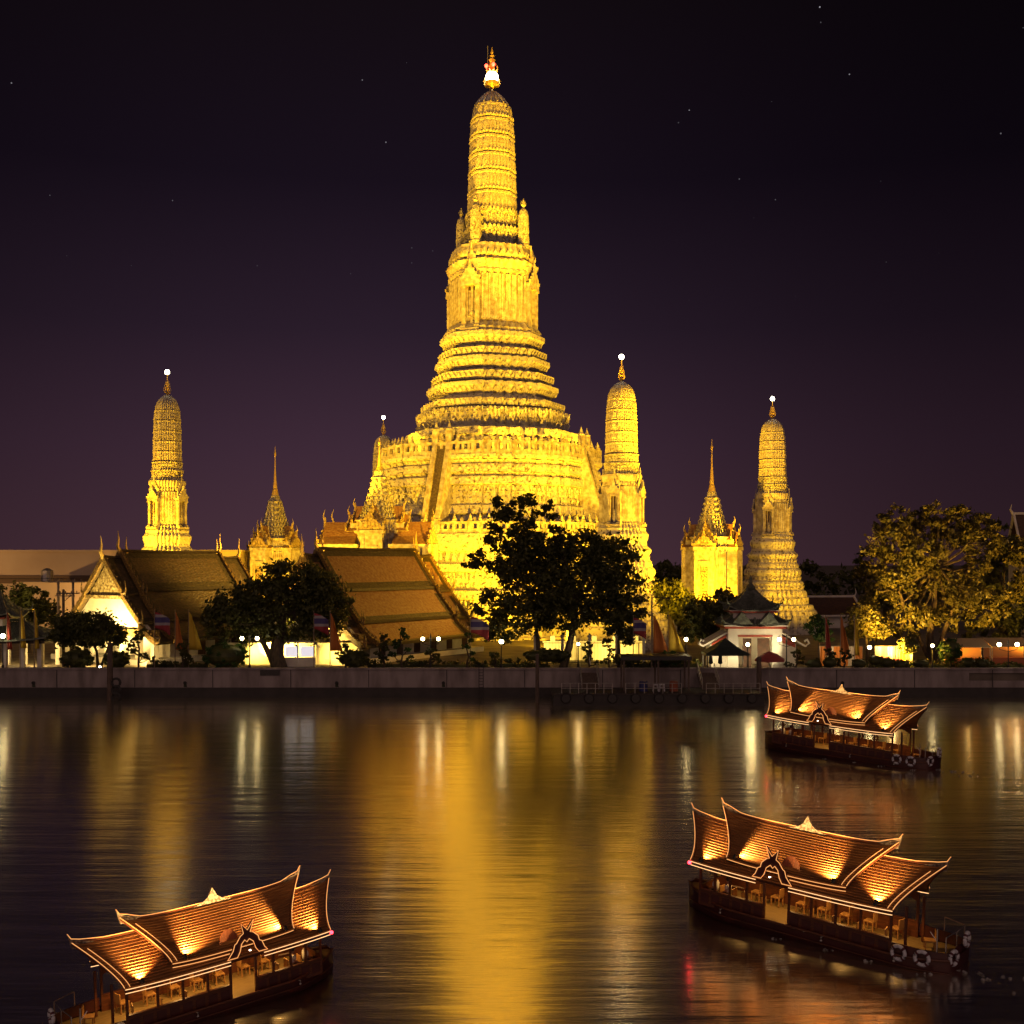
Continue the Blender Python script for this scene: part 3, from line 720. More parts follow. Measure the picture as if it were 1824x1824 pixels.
m2_ = copy_tree(mon); m2_.location = ((490 - 912) / F * 182, 182, GZ); m2_['label'] = 'spired golden pavilion behind the wide leafy tree, right of the far left tower'
m3_ = make_mondop(R(-8), True); m3_.scale = (1, 1, .97); m3_.location = ((676 - 912) / F * 154, 154, GZ + 2.4); m3_['label'] = 'spired golden pavilion with side wings standing in front of the central tower, left'
mb = MB(); mb.box((0, 0, -1.2), (17, 11, 2.38)); mb.box((0, 0, -2.2), (18, 12, .5)); mb.build('plinth', STONE_PLAIN, m3_)
# ------------------------------------------------------------------ tiled temple halls
RZ90 = Matrix.Rotation(R(90), 4, 'Z')
def sect(w, H, s): return (w * s, H * (max(0, 1 - s) ** 1.28 - .35 * max(0, s - 1)))
BORDER = bands_mat('green_border_tile', (0.085, 0.062, 0.026), 0.42, (2.6, 6.5, 6.5), 0.04, (0.045, 0.034, 0.015), wave_scale=1.0)
def make_hall(name, label, loc, beta, L, w, ze, H, tile, front=3.2, lit=GLOWWALL):
    root = thing(name, label, 'temple hall', loc, beta)
    mb = MB(); mb.box(((front + L - 1) / 2, 0, ze / 2), (L - 1 - front, 2 * (w - 1.5), ze)); mb.box((L / 2 - .2, 0, .3), (L + 1.5, 2 * w - .6, .6))
    mb.build('wall', WHITEWALL, root)
    for s in (-1, 1):          # window openings along the long sides
        for i in range(6):
            x = front + 2 + i * (L - front - 4) / 5
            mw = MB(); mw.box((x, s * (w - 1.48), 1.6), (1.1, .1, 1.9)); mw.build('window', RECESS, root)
    n_ = 7
    for i in range(n_):
        mb = MB(); mb.box((.6, -w + .9 + i * (2 * w - 1.8) / (n_ - 1), ze / 2), (.62, .62, ze + (.6 if 0 < i < n_ - 1 else -.2)))
        mb.build('column', lit, root)
    def curve(ww, HH, s0, s1, dz, n=7):
        return [(sect(ww, HH, s0 + (s1 - s0) * i / (n - 1))[0], ze + sect(ww, HH, s0 + (s1 - s0) * i / (n - 1))[1] + dz) for i in range(n)]
    def segment(x0, x1, ww, HH, zoff, seg_name):
        rf = MB(); eg = MB()
        tiers = ((0, .40, 0), (.385, .73, -.38), (.715, 1.06, -.76))
        for (s0, s1, dz) in tiers:
            c_ = curve(ww, HH, s0, s1, dz + zoff)
            for sd in (-1, 1):
                for i in range(len(c_) - 1):
                    (ya, za), (yb, zb) = c_[i], c_[i + 1]
                    rf.add([(x0, sd * ya, za), (x1, sd * ya, za), (x1, sd * yb, zb), (x0, sd * yb, zb), (x0, sd * ya, za - .2), (x1, sd * ya, za - .2), (x1, sd * yb, zb - .2), (x0, sd * yb, zb - .2)], [(0, 1, 2, 3), (7, 6, 5, 4), (0, 3, 7, 4), (1, 5, 6, 2)])
                ye, z_ = c_[-1]
                eg.box(((x0 + x1) / 2, sd * ye, z_ - .08), (x1 - x0 + .1, .22, .34))
        r_ = rf.build(seg_name, tile, root)
        bd = MB(); e_ = Vector((0, 0, .035))
        for (s0, s1, dz) in tiers:
            c_ = curve(ww, HH, s0, s1, dz + zoff)
            for sd in (-1, 1):
                for i in range(len(c_) - 1):
                    (ya, za), (yb, zb) = c_[i], c_[i + 1]
                    spans = [(x0 + .1, x0 + .75), (x1 - .75, x1 - .1)] if 0 < i < len(c_) - 2 else [(x0 + .1, x1 - .1)]
                    if i == 0 and s0 > 0: continue
                    for (xa, xb) in spans: bd.add([Vector((xa, sd * ya, za)) + e_, Vector((xb, sd * ya, za)) + e_, Vector((xb, sd * yb, zb)) + e_, Vector((xa, sd * yb, zb)) + e_], [(0, 1, 2, 3)])
        bd.build('border_tiles', BORDER, r_)
        eg.tube([(x0 - .1, 0, ze + HH + zoff + .1), ((x0 + x1) / 2, 0, ze + HH + zoff - .02), (x1 + .1, 0, ze + HH + zoff + .1)], .24, 6)
        eg.build('roof_edging', ROOFEDGE, r_)
        for (xe, dr) in ((x0, -1), (x1, 1)):
            bb = MB()
            for (s0, s1, dz) in tiers:
                c_ = curve(ww, HH, s0, s1, dz + zoff)
                for sd in (-1, 1):
                    up = [(sd * y, z + .42) for y, z in c_]; lo = [(sd * y, z - .30) for y, z in c_]
                    bb.prism(up + lo[::-1], -xe, -xe + .28 * (-dr), RZ90)
                    ye, z_ = c_[-1]
                    horn(bb, [(xe + .14 * dr, sd * ye, z_), (xe + .14 * dr, sd * (ye + .45), z_ + .1), (xe + .14 * dr, sd * (ye + .55), z_ + .7), (xe + .14 * dr, sd * (ye + .35), z_ + 1.5)], .2)
                    for j in range(1, 6, 1):
                        y, z = c_[j]; horn(bb, [(xe + .1 * dr, sd * y, z + .35), (xe + .1 * dr, sd * (y + .1), z + .62), (xe + .1 * dr, sd * (y - .05), z + .85)], .1, n=4)
            b_ = bb.build('bargeboard', BARGE, r_)
            hn = MB(); zt = ze + HH + zoff + .2
            horn(hn, [(xe + .14 * dr, 0, zt - .3), (xe + .5 * dr, 0, zt + .5), (xe + .35 * dr, 0, zt + 1.2), (xe + .45 * dr, 0, zt + 2.3)], .24)
            hn.build('roof_finial', GILT, b_)
        return r_
    segment(front - .9, L - 3.2, w, H, 0, 'roof')
    segment(0, front - .6, w * .97, H * .94, -.15, 'porch_roof')
    segment(L - 2.9, L, w * .97, H * .94, -.15, 'rear_roof')
    # gable: plain lit wall below, carved pediment above
    ww, HH = w * .97 - .4, H * .94 - .45
    c_ = curve(ww, HH, .36, .98, -.5); gp = [(y, z) for y, z in c_] + [(-y, z) for y, z in c_[::-1]]
    g = MB(); g.prism(gp, -1.0, -.55, RZ90); g.build('gable_wall', lit, root)
    c_ = curve(ww, HH, 0, .40, -.25)[1:]; gp = [(y, z) for y, z in c_] + [(-y, z) for y, z in c_[::-1]] + [(0, ze + HH - .1)]
    g = MB(); g.prism(gp, -.92, -.30, RZ90); yb, zb = c_[-1]
    g.box((.35, 0, zb - .12), (.5, 2 * yb + .5, .4)); g.build('pediment', GABLE, root)
    g = MB(); g.box((.55, 0, ze - .15), (.8, 2 * w - 1.0, .75)); g.build('portico_beam', BARGE, root)
    return root
hl = make_hall('temple_hall', 'dark tiled hall with a brilliantly lit white gable below a carved pediment, at left', (-46.3, 127.5, GZ), R(57), 20, 8.8, 3.6, 8.9, ROOFDARK)
hr = make_hall('temple_hall', 'hall with an orange stepped tile roof in front of the central tower', (-23.6, 127.5, GZ), R(56), 23, 8.6, 3.2, 9.6, ROOFTILE)
for (x, y, pw, cl) in ((-52, 121.6, 420, (1, .66, .2)), (-46, 121.2, 420, (1, .66, .2)), (-40, 121.0, 400, (1, .66, .2)), (-57.5, 122.4, 350, (1, .66, .2)), (-28.5, 123.2, 330, (1, .66, .12)), (-24.0, 122.9, 300, (1, .66, .12)), (-19.5, 122.6, 300, (1, .66, .12))):
    spot('porch_lamp', (x, y, 4.1), (x + 1.5, y + 5, 2.2), pw * 2.2, 150, cl, .5, .15)
# low perimeter wall between the halls, ticket kiosk
lw = MB()
lw.box((0, 0, 1.1), (15.5, .35, 2.2)); lw.box((0, 0, 2.28), (15.8, .6, .2))
for i in range(7): lw.box((-7.4 + 2.45 * i, -.1, 1.2), (.5, .5, 2.4))
o = lw.build('courtyard_wall', GLOWWALL, label='low cream courtyard wall glowing yellow behind the clipped bushes left of centre', cat='wall'); o.location = (-24.3, 124.6, GZ)
kk = thing('ticket_kiosk', 'small kiosk with a bright white window under the leafy tree', 'kiosk', ((532 - 912) / F * 121, 121.0, GZ))
mb = MB(); mb.box((0, .7, .5), (3.4, .2, 1.0)); mb.box((0, .9, 2.75), (3.8, 1.9, .16))
for x in (-1.65, -.1, 1.65): mb.box((x, 0.05, 1.4), (.12, .12, 2.7))
mb.build('frame', WHITEWALL, kk)
mb = MB(); mb.box((-.9, .6, 1.65), (1.3, .05, 1.1)); mb.box((.8, .6, 1.65), (1.4, .05, 1.1)); mb.build('lit_window', emit('kiosk_window_lit', (.92, .88, .95), .75), kk)

# ------------------------------------------------------------------ long plain building, far left
bl = thing('flat_roofed_building', 'long plain beige flat-roofed building behind the dark tiled hall', 'building', (-73, 178, GZ))
mb = MB(); mb.box((0, 8, 6.6), (60, 16, 13.2)); mb.box((0, 8, 13.05), (60.4, 16.4, .35)); mb.build('wall', BEIGEWALL, bl)
mb = MB(); mb.box((-2, -.12, 8.9), (56, .2, .6)); mb.box((-2, -.05, 8.3), (56, .08, .8)); mb.build('ledge', mat('dark_ledge_band', (.12, .08, .05), .9), bl)  # ledge and the strip below it in an even dark brown
b2 = thing('beige_outbuilding', 'lower beige outbuilding in front of the long plain building, behind the utility poles', 'building', ((105 - 912) / F * 168, 166, GZ))
mb = MB(); mb.box((0, 4, 4.1), (10.5, 8, 8.2)); mb.box((0, 4, 8.25), (10.8, 8.3, .2)); mb.build('wall', BEIGEWALL, b2)
mb = MB(); mb.lathe([(.9, 8.4), (.9, 10), (.2, 10.4)], (-2.6, 4, 0), 10); mb.build('water_tank', STEEL, b2)

# ------------------------------------------------------------------ Chinese-style roofs
def hip_roof(root, name, w, d, h, z, ridge, mt, flare=.5, trim=None):
    """concave hipped roof with upturned corners and tile ribs"""
    mb = MB(); n = 7; m = 12
    def pt(side, u, v):
        a, b = w / 2, d / 2; ra = ridge / 2
        c_ = 2 * u - 1; up = flare * (abs(c_) ** 3) * (1 - v) ** 2
        k = 1 - v
        hz = z + h * (v ** 1.45) + up
        if side == 0: return (c_ * (ra + (a - ra) * k), -b * k, hz)
        if side == 1: return (c_ * -(ra + (a - ra) * k), b * k, hz)
        if side == 2: return ((ra + (a - ra) * k), c_ * b * k, hz)
        return (-(ra + (a - ra) * k), -c_ * b * k, hz)
    for sd in range(4):
        g = [[pt(sd, i / m, j / n) for i in range(m + 1)] for j in range(n + 1)]
        vs = [p for row in g for p in row] + [(p[0], p[1], p[2] - .14) for row in g for p in row]
        o_ = (m + 1) * (n + 1); fs = []
        for j in range(n):
            for i in range(m):
                q = (j * (m + 1) + i, j * (m + 1) + i + 1, (j + 1) * (m + 1) + i + 1, (j + 1) * (m + 1) + i)
                fs += [q, tuple(x + o_ for x in q[::-1])]
                if j == 0: fs.append((i, i + o_, i + 1 + o_, i + 1))
        mb.add(vs, fs)
        for i in range(0, m * 2 + 1):
            u = i / (m * 2)
            mb.tube([Vector(pt(sd, u, j / n)) + Vector((0, 0, .04)) for j in range(n + 1)], .055, 4)
    r_ = mb.build(name, mt, root)
    tr = MB()
    for sx in (0, 1):
        for sd in (0, 1):
            line = [Vector(pt(sd, sx, j / n)) + Vector((0, 0, .1)) for j in range(n + 1)]
            tr.tube(line, .12, 5)
            d0 = (line[0] - line[1]).normalized()
            horn(tr, [line[0], line[0] + d0 * .3 + Vector((0, 0, .12)), line[0] + d0 * .45 + Vector((0, 0, .5)), line[0] + d0 * .3 + Vector((0, 0, .9))], .14)
    tr.tube([(-ridge / 2 - .1, 0, z + h + .25), (0, 0, z + h + .12), (ridge / 2 + .1, 0, z + h + .25)], .16, 6)
    tr.build('ridge_trim', trim or mt, r_)
    return r_
gp = thing('gate_pavilion', 'white gate pavilion with layered green tile roofs and red trim by the pier', 'pavilion', ((1337 - 912) / F * 122.5, 122.5, GZ))
mb = MB()
mb.box((-2.35, 0, 2.1), (1.1, 4.6, 4.2)); mb.box((2.35, 0, 2.1), (1.1, 4.6, 4.2)); mb.box((0, 0, 3.85), (3.6, 4.6, .7)); mb.box((0, 2.2, 1.75), (3.6, .2, 3.5)); mb.box((0, 0, 5.05), (4.4, 3.2, 1.6))
mb.build('wall', WHITEWALL, gp)
mb = MB(); mb.box((0, -2.33, 3.42), (3.7, .1, .2)); mb.box((0, -.1, 4.32), (6.6, 5.2, .24)); mb.box((0, 0, 5.98), (5.1, 3.9, .2)); mb.build('red_beam', REDTRIM, gp)
mb = MB(); mb.box((0, -.1, 4.52), (6.9, 5.4, .14)); mb.box((0, 0, 6.12), (5.3, 4.1, .08)); mb.build('white_fascia', WHITEWALL, gp)
hip_roof(gp, 'lower_roof', 7.0, 5.6, 1.9, 4.6, 2.6, ROOFGREY, .35); hip_roof(gp, 'upper_roof', 5.4, 4.2, 2.2, 6.15, .7, ROOFGREY, .55)
mb = MB(); mb.box((0, -2.1, 4.95), (.3, .5, .9), tp=.5)
for s in (-1, 1): mb.prism([(s * .3, 4.65), (s * 2.6, 4.65), (s * 1.45, 6.0)], -2.75, -1.2)
mb.build('gablet', ROOFGREY, gp)
mb = MB(); mb.lathe([(.3, 8.4), (.4, 8.7), (.18, 9.0), (.25, 9.2), (.02, 9.9)], (0, 0, 0), 8); mb.build('roof_finial', ROOFGREY, gp)
for s in (-1, 1):
    mb = MB(); mb.prism([(s * 2.9, 0), (s * 4.6, 0), (s * 4.6, 2.5), (s * 2.9, 3.4)], -1.4, 1.6); sw = mb.build('side_wing', WHITEWALL, gp)
    mb = MB(); mb.prism([(s * 2.9, 3.85), (s * 5.5, 2.4), (s * 5.5, 2.2), (s * 2.9, 3.62)], -1.9, 1.9); mb.tube([(s * 5.5, -1.8, 2.3), (s * 5.9, -1.8, 2.6), (s * 5.7, -1.8, 3.0), (s * 5.4, -1.8, 2.8)], .14, 5); mb.build('wing_roof', WHITEWALL, sw)
    mb = MB(); mb.prism([(s * 2.95, 3.5), (s * 4.5, 2.55), (s * 4.5, 2.1), (s * 2.95, 2.7)], -1.5, -1.42); mb.build('red_panel', REDTRIM, sw)
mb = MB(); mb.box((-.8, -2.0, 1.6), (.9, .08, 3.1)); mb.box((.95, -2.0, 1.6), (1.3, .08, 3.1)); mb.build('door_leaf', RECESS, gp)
point('gate_lamp', gp.location + Vector((0, -.6, 3.2)), 160, (1, .74, .34), .15)
gl_ = thing('open_sala', 'open white-columned sala with grey Chinese tile roofs at the far left edge', 'pavilion', (-56.6, 121.8, GZ))
for i in range(8):
    for yy in (-2.4, 2.4): mb = MB(); mb.box((-6.6 + 1.86 * i, yy, 1.35), (.46, .46, 2.7)); mb.build('column', WHITEWALL, gl_)
mb = MB(); mb.box((0, 0, 2.85), (14.2, 5.8, .3)); mb.build('beam', ROOFEDGE, gl_)
hip_roof(gl_, 'lower_roof', 15.2, 7.2, 1.8, 3.05, 7.5, ROOFGREY, .4)
mb = MB(); mb.box((-1.6, 0, 4.9), (7.6, 3.8, .8)); mb.build('clerestory', WHITEWALL, gl_)
mb = MB(); mb.box((-1.6, 0, 5.35), (8.2, 4.4, .16)); mb.build('red_beam', REDTRIM, gl_)
u = hip_roof(gl_, 'upper_roof', 9.4, 5.2, 2.6, 5.4, 5.4, ROOFGREY, .6); u.location = (-1.6, 0, 0)
for x in (-60.5, -56.5, -52.6): spot('sala_lamp', (x, 120.2, 5.2), (x, 123.2, 2.6), 300, 140, (1, .74, .36), .5, .1)

# ------------------------------------------------------------------ halls far right
def small_hall(name, label, loc, rz, L, w, ze, H):
    root = thing(name, label, 'building', loc, rz)
    mb = MB(); mb.box((0, 0, ze / 2), (L * .94, 2 * w * .8, ze)); mb.build('wall', WHITEWALL, root)
    mb = MB()
    for sd in (-1, 1):
        pts = [(0, ze + H), (sd * w * .45, ze + H * .42), (sd * w, ze), (sd * w, ze - .2), (sd * w * .45, ze + H * .42 - .2), (0, ze + H - .2)]
        mb.prism(pts, -L / 2, L / 2, RZ90)
    rf = mb.build('roof', mat('brown_roof_tile', (.10, .05, .03), .6, (.05, .025, .018), scale=3), root)
    mb = MB()
    for e in (-1, 1):
        for sd in (-1, 1):
            mb.prism([(0, ze + H + .3), (sd * w * .45, ze + H * .42 + .3), (sd * (w + .1), ze + .25), (sd * (w + .1), ze - .25), (sd * w * .45, ze + H * .42 - .2), (0, ze + H - .25)], e * L / 2, e * (L / 2 + .3), RZ90)
        horn(mb, [(e * (L / 2 + .2), 0, ze + H), (e * (L / 2 + .6), 0, ze + H + .7), (e * (L / 2 + .4), 0, ze + H + 1.6)], .25)
    mb.box((0, 0, ze + H + .1), (L, .4, .35)); mb.box((0, -w, ze - .05), (L, .2, .3))
    mb.build('white_trim', WHITEWALL, rf)
    return root
small_hall('roofed_hall', 'brown roofed hall with pale trim, low behind the right-hand golden tower', ((1466 - 912) / F * 196, 196, GZ), R(8), 11, 5, 2.2, 3.0)
small_hall('roofed_hall', 'dark hall roof with white edging rising above the trees at the far right edge', (85.5, 172, GZ), R(-10), 16, 7, 11.5, 7.2)

# ------------------------------------------------------------------ vegetation
def leaf_mesh(name, m, ells, n, size, parent, clump=.22, flat=1.0, shell=.55, label=None, kind=None):
    vol = np.array([e[1][0] * e[1][1] * e[1][2] for e in ells]) ** (2 / 3); vol /= vol.sum()
    cs = []
    for (c, r), f in zip(ells, vol):
        k = max(8, int(n * f)); nc = max(4, int(k / 38))
        d = rng.normal(size=(nc, 3)); d /= np.linalg.norm(d, axis=1)[:, None]
        rad = shell + (1.04 - shell) * rng.random(nc) ** .7
        cc = np.array(c) + d * rad[:, None] * np.array(r)
        ix = rng.integers(0, nc, k); mr = min(r)
        sc = clump * mr * (.55 + .9 * rng.random(nc))
        cs.append(cc[ix] + rng.normal(size=(k, 3)) * sc[ix][:, None] * np.array([1, 1, .75]))
    cs = np.concatenate(cs); k = len(cs)
    a = rng.normal(size=(k, 3)); a /= np.linalg.norm(a, axis=1)[:, None]
    b = np.cross(a, rng.normal(size=(k, 3))); b /= np.linalg.norm(b, axis=1)[:, None]
    s = size * (.6 + .8 * rng.random(k))[:, None]
    v = np.stack([cs - a * s, cs - b * s * .5, cs + a * s, cs + b * s * .5], 1).reshape(-1, 3)
    me = bpy.data.meshes.new(name); me.from_pydata(v.tolist(), [], np.arange(4 * k).reshape(k, 4).tolist())
    me.materials.append(m)
    o = bpy.data.objects.new(name, me); COL.objects.link(o); o.parent = parent
    return tag(o, label, kind=kind)
def tree(name, label, Y, blobs, trunks, m, n, size, cat='tree', group=None, depth=.8, clump=.22, limb=True):
    """blobs in photo pixels at depth Y; trunks: list of (polyline px, radius m)"""
    k = Y / F
    bx = trunks[0][0][0]
    root = thing(name, label, cat, at(bx[0], bx[1], Y), 0, group)
    root.location.z = GZ; o = root.location
    ells = []
    if m is LEAFGOLD: blobs = [(px, py, rx * .86, ry * .84) for px, py, rx, ry in blobs]
    for i, (px, py, rx, ry) in enumerate(blobs):
        c_ = at(px, py, Y + ((i * 7) % 5 - 2) * min(rx, 40) * k * .3 * depth) - o
        ells.append((tuple(c_), (rx * k, min(rx, ry * 1.3) * k * depth, ry * k)))
    mb = MB()
    for pts, r in trunks:
        P3 = [at(px, py, Y) - o for px, py in pts]; P3[0].z = -.1
        mb.tube(P3, [r * (1 - .6 * i / (len(P3) - 1)) for i in range(len(P3))], 7)
    if limb:
        top = at(*trunks[0][0][-1], Y) - o
        for c_, r in ells:
            d = Vector(c_) - top
            if d.length < 12:
                mid = top + d * .5 + Vector((random.uniform(-.3, .3), random.uniform(-.3, .3), -.1 * d.length))
                mb.tube([top, mid, Vector(c_)], [trunks[0][1] * .4, trunks[0][1] * .25, .03], 5)
    mb.build('trunk', BARK, root)
    leaf_mesh('crown', m, ells, n, size, root, clump)
    return root
tree('riverside_tree', 'big dark tree with a leaning trunk in front of the central tower', 121, [(901, 905, 24, 26), (936, 908, 25, 30), (974, 915, 16, 24), (885, 950, 26, 20), (925, 950, 30, 22), (850, 998, 32, 16), (905, 1000, 50, 34), (960, 985, 55, 32), (1000, 965, 55, 26), (1050, 985, 55, 38), (1090, 1000, 46, 40), (1112, 1045, 40, 36), (960, 1035, 62, 44), (1030, 1045, 70, 46), (880, 1075, 44, 24), (935, 1090, 55, 34), (1000, 1095, 62, 30), (1080, 1085, 55, 26), (1120, 1085, 30, 28), (890, 1120, 30, 26)], [([(1003, 1190), (1014, 1150), (1022, 1110), (1030, 1060)], .5), ([(960, 1190), (958, 1140), (950, 1090)], .32)], LEAF, 27000, .25)
tree('slim_riverside_tree', 'thin dark tree with a small crown just right of the leaning trunk', 120, [(1103, 1118, 24, 24), (1118, 1130, 18, 18), (1090, 1105, 20, 18)], [([(1103, 1190), (1102, 1160), (1102, 1125)], .28)], LEAF, 2200, .2)
tree('leafy_tree', 'wide dark leafy tree with a thick forked trunk in front of the orange roofed hall', 121, [(525, 1035, 62, 34), (565, 1065, 46, 42), (470, 1060, 50, 32), (420, 1085, 46, 30), (500, 1100, 80, 40), (390, 1110, 30, 26), (575, 1110, 34, 30), (440, 1120, 46, 22), (600, 1080, 26, 30)], [([(498, 1190), (492, 1160), (500, 1120), (505, 1090)], .95), ([(492, 1165), (468, 1142), (455, 1115)], .42)], LEAF, 19000, .25)
tree('spreading_tree', 'low spreading dark tree with several thin trunks below the lit white gable', 119.5, [(165, 1118, 44, 24), (130, 1112, 30, 22), (203, 1132, 20, 18), (118, 1130, 28, 18), (165, 1137, 42, 14)], [([(128, 1188), (126, 1165), (140, 1130)], .2), ([(175, 1188), (172, 1160), (160, 1130)], .2), ([(178, 1188), (192, 1155), (198, 1130)], .16), ([(122, 1188), (112, 1158), (110, 1135)], .13)], LEAF, 9500, .2)
tree('dark_background_tree', 'dark tree in front of the beige outbuilding at far left', 140, [(25, 1062, 34, 22), (60, 1065, 24, 22), (80, 1090, 34, 22), (45, 1090, 40, 22)], [([(50, 1130), (50, 1090)], .3)], LEAF, 4500, .26)
tree('round_dark_tree', 'dense dark tree beside the green roofed gate pavilion, below the right spired pavilion', 127, [(1248, 1088, 30, 26), (1288, 1078, 34, 24), (1270, 1112, 44, 30), (1235, 1112, 24, 30)], [([(1268, 1170), (1267, 1110)], .3)], LEAF, 6500, .24)
tree('dark_background_tree', 'dim tree in the gap right of the central tower, behind the flags', 150, [(1190, 1070, 38, 34), (1165, 1095, 30, 30), (1215, 1100, 30, 34), (1150, 1075, 24, 20)], [([(1190, 1150), (1190, 1090)], .4)], LEAF, 6000, .3)
tree('dark_background_tree', 'distant dark treetop between the central tower group and the right spired pavilion', 225, [(1195, 1032, 34, 26), (1170, 1045, 24, 24), (1215, 1040, 22, 30)], [([(1195, 1085), (1195, 1045)], .5)], LEAF, 3500, .42)
tree('golden_lit_tree', 'large tree lit golden by floodlights at the right', 127, [(1598, 925, 30, 26), (1570, 938, 18, 24), (1640, 925, 28, 24), (1672, 918, 34, 24), (1722, 925, 36, 28), (1752, 935, 24, 28), (1745, 968, 38, 34), (1690, 955, 42, 30), (1595, 965, 44, 34), (1560, 990, 32, 24), (1640, 985, 46, 32), (1735, 1010, 30, 26), (1545, 1020, 26, 26), (1600, 1015, 50, 34), (1660, 1030, 40, 28), (1725, 1052, 44, 36), (1765, 1075, 36, 36), (1690, 1075, 34, 28), (1545, 1058, 22, 24), (1600, 1062, 46, 30), (1640, 1095, 44, 24), (1560, 1098, 32, 22), (1740, 1100, 30, 22), (1600, 1122, 44, 18), (1690, 1108, 26, 18)], [([(1658, 1180), (1656, 1130), (1664, 1070), (1670, 1010)], .5), ([(1658, 1140), (1610, 1080), (1590, 1010)], .28), ([(1662, 1090), (1720, 1020), (1745, 975)], .26)], LEAFGOLD, 23000, .23, clump=.2)
tree('golden_lit_tree', 'tree crown lit golden, cut by the right edge of the view', 131, [(1818, 985, 26, 30), (1830, 1030, 28, 34), (1812, 1055, 18, 24), (1840, 980, 30, 36)], [([(1832, 1180), (1830, 1110), (1828, 1050)], .4)], LEAFGOLD, 3800, .24)
tree('dark_background_tree', 'unlit dark tree between the two golden lit trees at right', 138, [(1785, 960, 24, 32), (1780, 1010, 28, 40), (1800, 1090, 34, 40), (1765, 1125, 50, 22)], [([(1790, 1170), (1788, 1050)], .4)], LEAF, 5000, .27)
tree('dark_background_tree', 'dim leafy tree at the left foot of the big golden lit tree', 124, [(1540, 1095, 30, 26), (1560, 1118, 34, 22), (1528, 1120, 22, 22)], [([(1545, 1185), (1543, 1125)], .22)], LEAFGOLD, 3600, .2)
tree('lit_green_tree', 'small bright green tree at the foot of the right-hand golden tower', 121.5, [(1456, 1118, 18, 22), (1470, 1130, 14, 16)], [([(1460, 1190), (1458, 1130)], .12)], LEAFTRIM, 1800, .17)
# far wood behind everything
wl = []
for i in range(70):
    px = -60 + i * 29
    wl.append((tuple(at(px + random.uniform(-10, 10), 1034 + random.uniform(-8, 8), 300)), (random.uniform(3.5, 6), 4, random.uniform(3.5, 7))))
o = leaf_mesh('treeline', LEAF, wl, 16000, .75, None); tag(o, 'dark line of far trees behind the temple grounds', 'treeline', kind='stuff')

def bush(label, px, py, rx, ry, Y, m=LEAFTRIM, name='round_bush', grp='clipped round bushes behind the embankment wall', n=2600):
    k = Y / F; root = thing(name, label, 'bush', ((px - 912) / F * Y, Y, GZ), 0, grp)
    c_ = at(px, py, Y) - root.location
    mb = MB(); mb.ball(tuple(c_), (rx * k * .93, min(rx, ry * 1.4) * k * .93, ry * k * .93), 16, 10); mb.tube([(0, 0, 0), (c_.x, c_.y, c_.z)], .12, 6); mb.build('stem', LEAF, root)
    leaf_mesh('foliage', m, [(tuple(c_), (rx * k, min(rx, ry * 1.4) * k, ry * k))], n, .11, root, clump=.10, shell=.93)
    return root
bush('round clipped bush under the spreading tree, left one of the pair', 137, 1172, 28, 16, 117.4, LEAF)
bush('round clipped bush beside the tall mooring post at left', 208, 1174, 22, 14, 117.4, LEAF)
bush('large bright green clipped bush beside the left double street lamp', 402, 1168, 38, 22, 117.5)
bush('dark dome bush with light speckling through it before the low cream wall', 632, 1174, 25, 16, 117.4, LEAF)
bush('wide flat dark bush left of the leaning trunk', 975, 1168, 42, 12, 117.4, LEAF)
bush('dark ball bush under the golden lit tree, left of two', 1617, 1150, 17, 14, 118.2, LEAF)
bush('dark green ball bush under the golden lit tree, right of two', 1692, 1158, 18, 20, 118.2)
bush('low dark bush just left of the pier shelter', 1115, 1175, 22, 9, 117.3, LEAF)
bush('low leafy bush behind the pier shelter', 1190, 1172, 30, 12, 117.3)
lowp = [(1450, 1182), (1478, 1180), (1530, 1182), (1560, 1176), (1580, 1180), (1605, 1184), (1640, 1182), (1725, 1180), (1750, 1182)]
places = ['at the foot of the lit green tree', 'between the bare garden trees', 'below the drooping orange flag', 'left of the lamp under the golden tree', 'right of the lamp under the golden tree', 'below the left dark ball bush', 'left of the single lamp by the ball bush', 'in front of the orange-lit stall', 'beside the right double lamp']
for (px, py), pl_ in zip(lowp, places):
    bush('small loose shrub on the wall top ' + pl_, px, py, 14, 9, 116.6, LEAFGOLD, 'small_shrub', 'small shrubs along the wall top', 500)
def hedge(label, px0, px1, Y, h):
    root = thing('low_hedge', label, 'hedge', (((px0 + px1) / 2 - 912) / F * Y, Y, GZ), 0, 'low hedges along the wall top')
    L = (px1 - px0) / F * Y; n_ = max(3, int(L / 1.1)); e_ = []
    for i in range(n_): e_.append(((-L / 2 + L * (i + .5) / n_, random.uniform(-.15, .15), h * .5), (.75, .5, h * random.uniform(.45, .62))))
    mb = MB(); mb.box((0, 0, h * .3), (L, .5, h * .6)); mb.build('stems', LEAF, root)
    leaf_mesh('foliage', LEAF, e_, int(L * 260), .12, root, clump=.3, shell=.6); return root
hedge('low dark hedge below the orange roofed hall', 655, 870, 118.9, .85)
hedge('low dark hedge beneath the big leaning tree', 880, 975, 119.2, .95)
hedge('low hedge between the pier shelter and the dark green canopy', 1110, 1245, 118.8, 1.0)
hedge('low hedge under the golden lit tree', 1545, 1700, 119.3, .8)
hedge('low hedge at the right edge under the double lamp', 1705, 1850, 119.0, .7)
hedge('low hedge in front of the dark tiled hall steps', 262, 372, 119.2, .8)
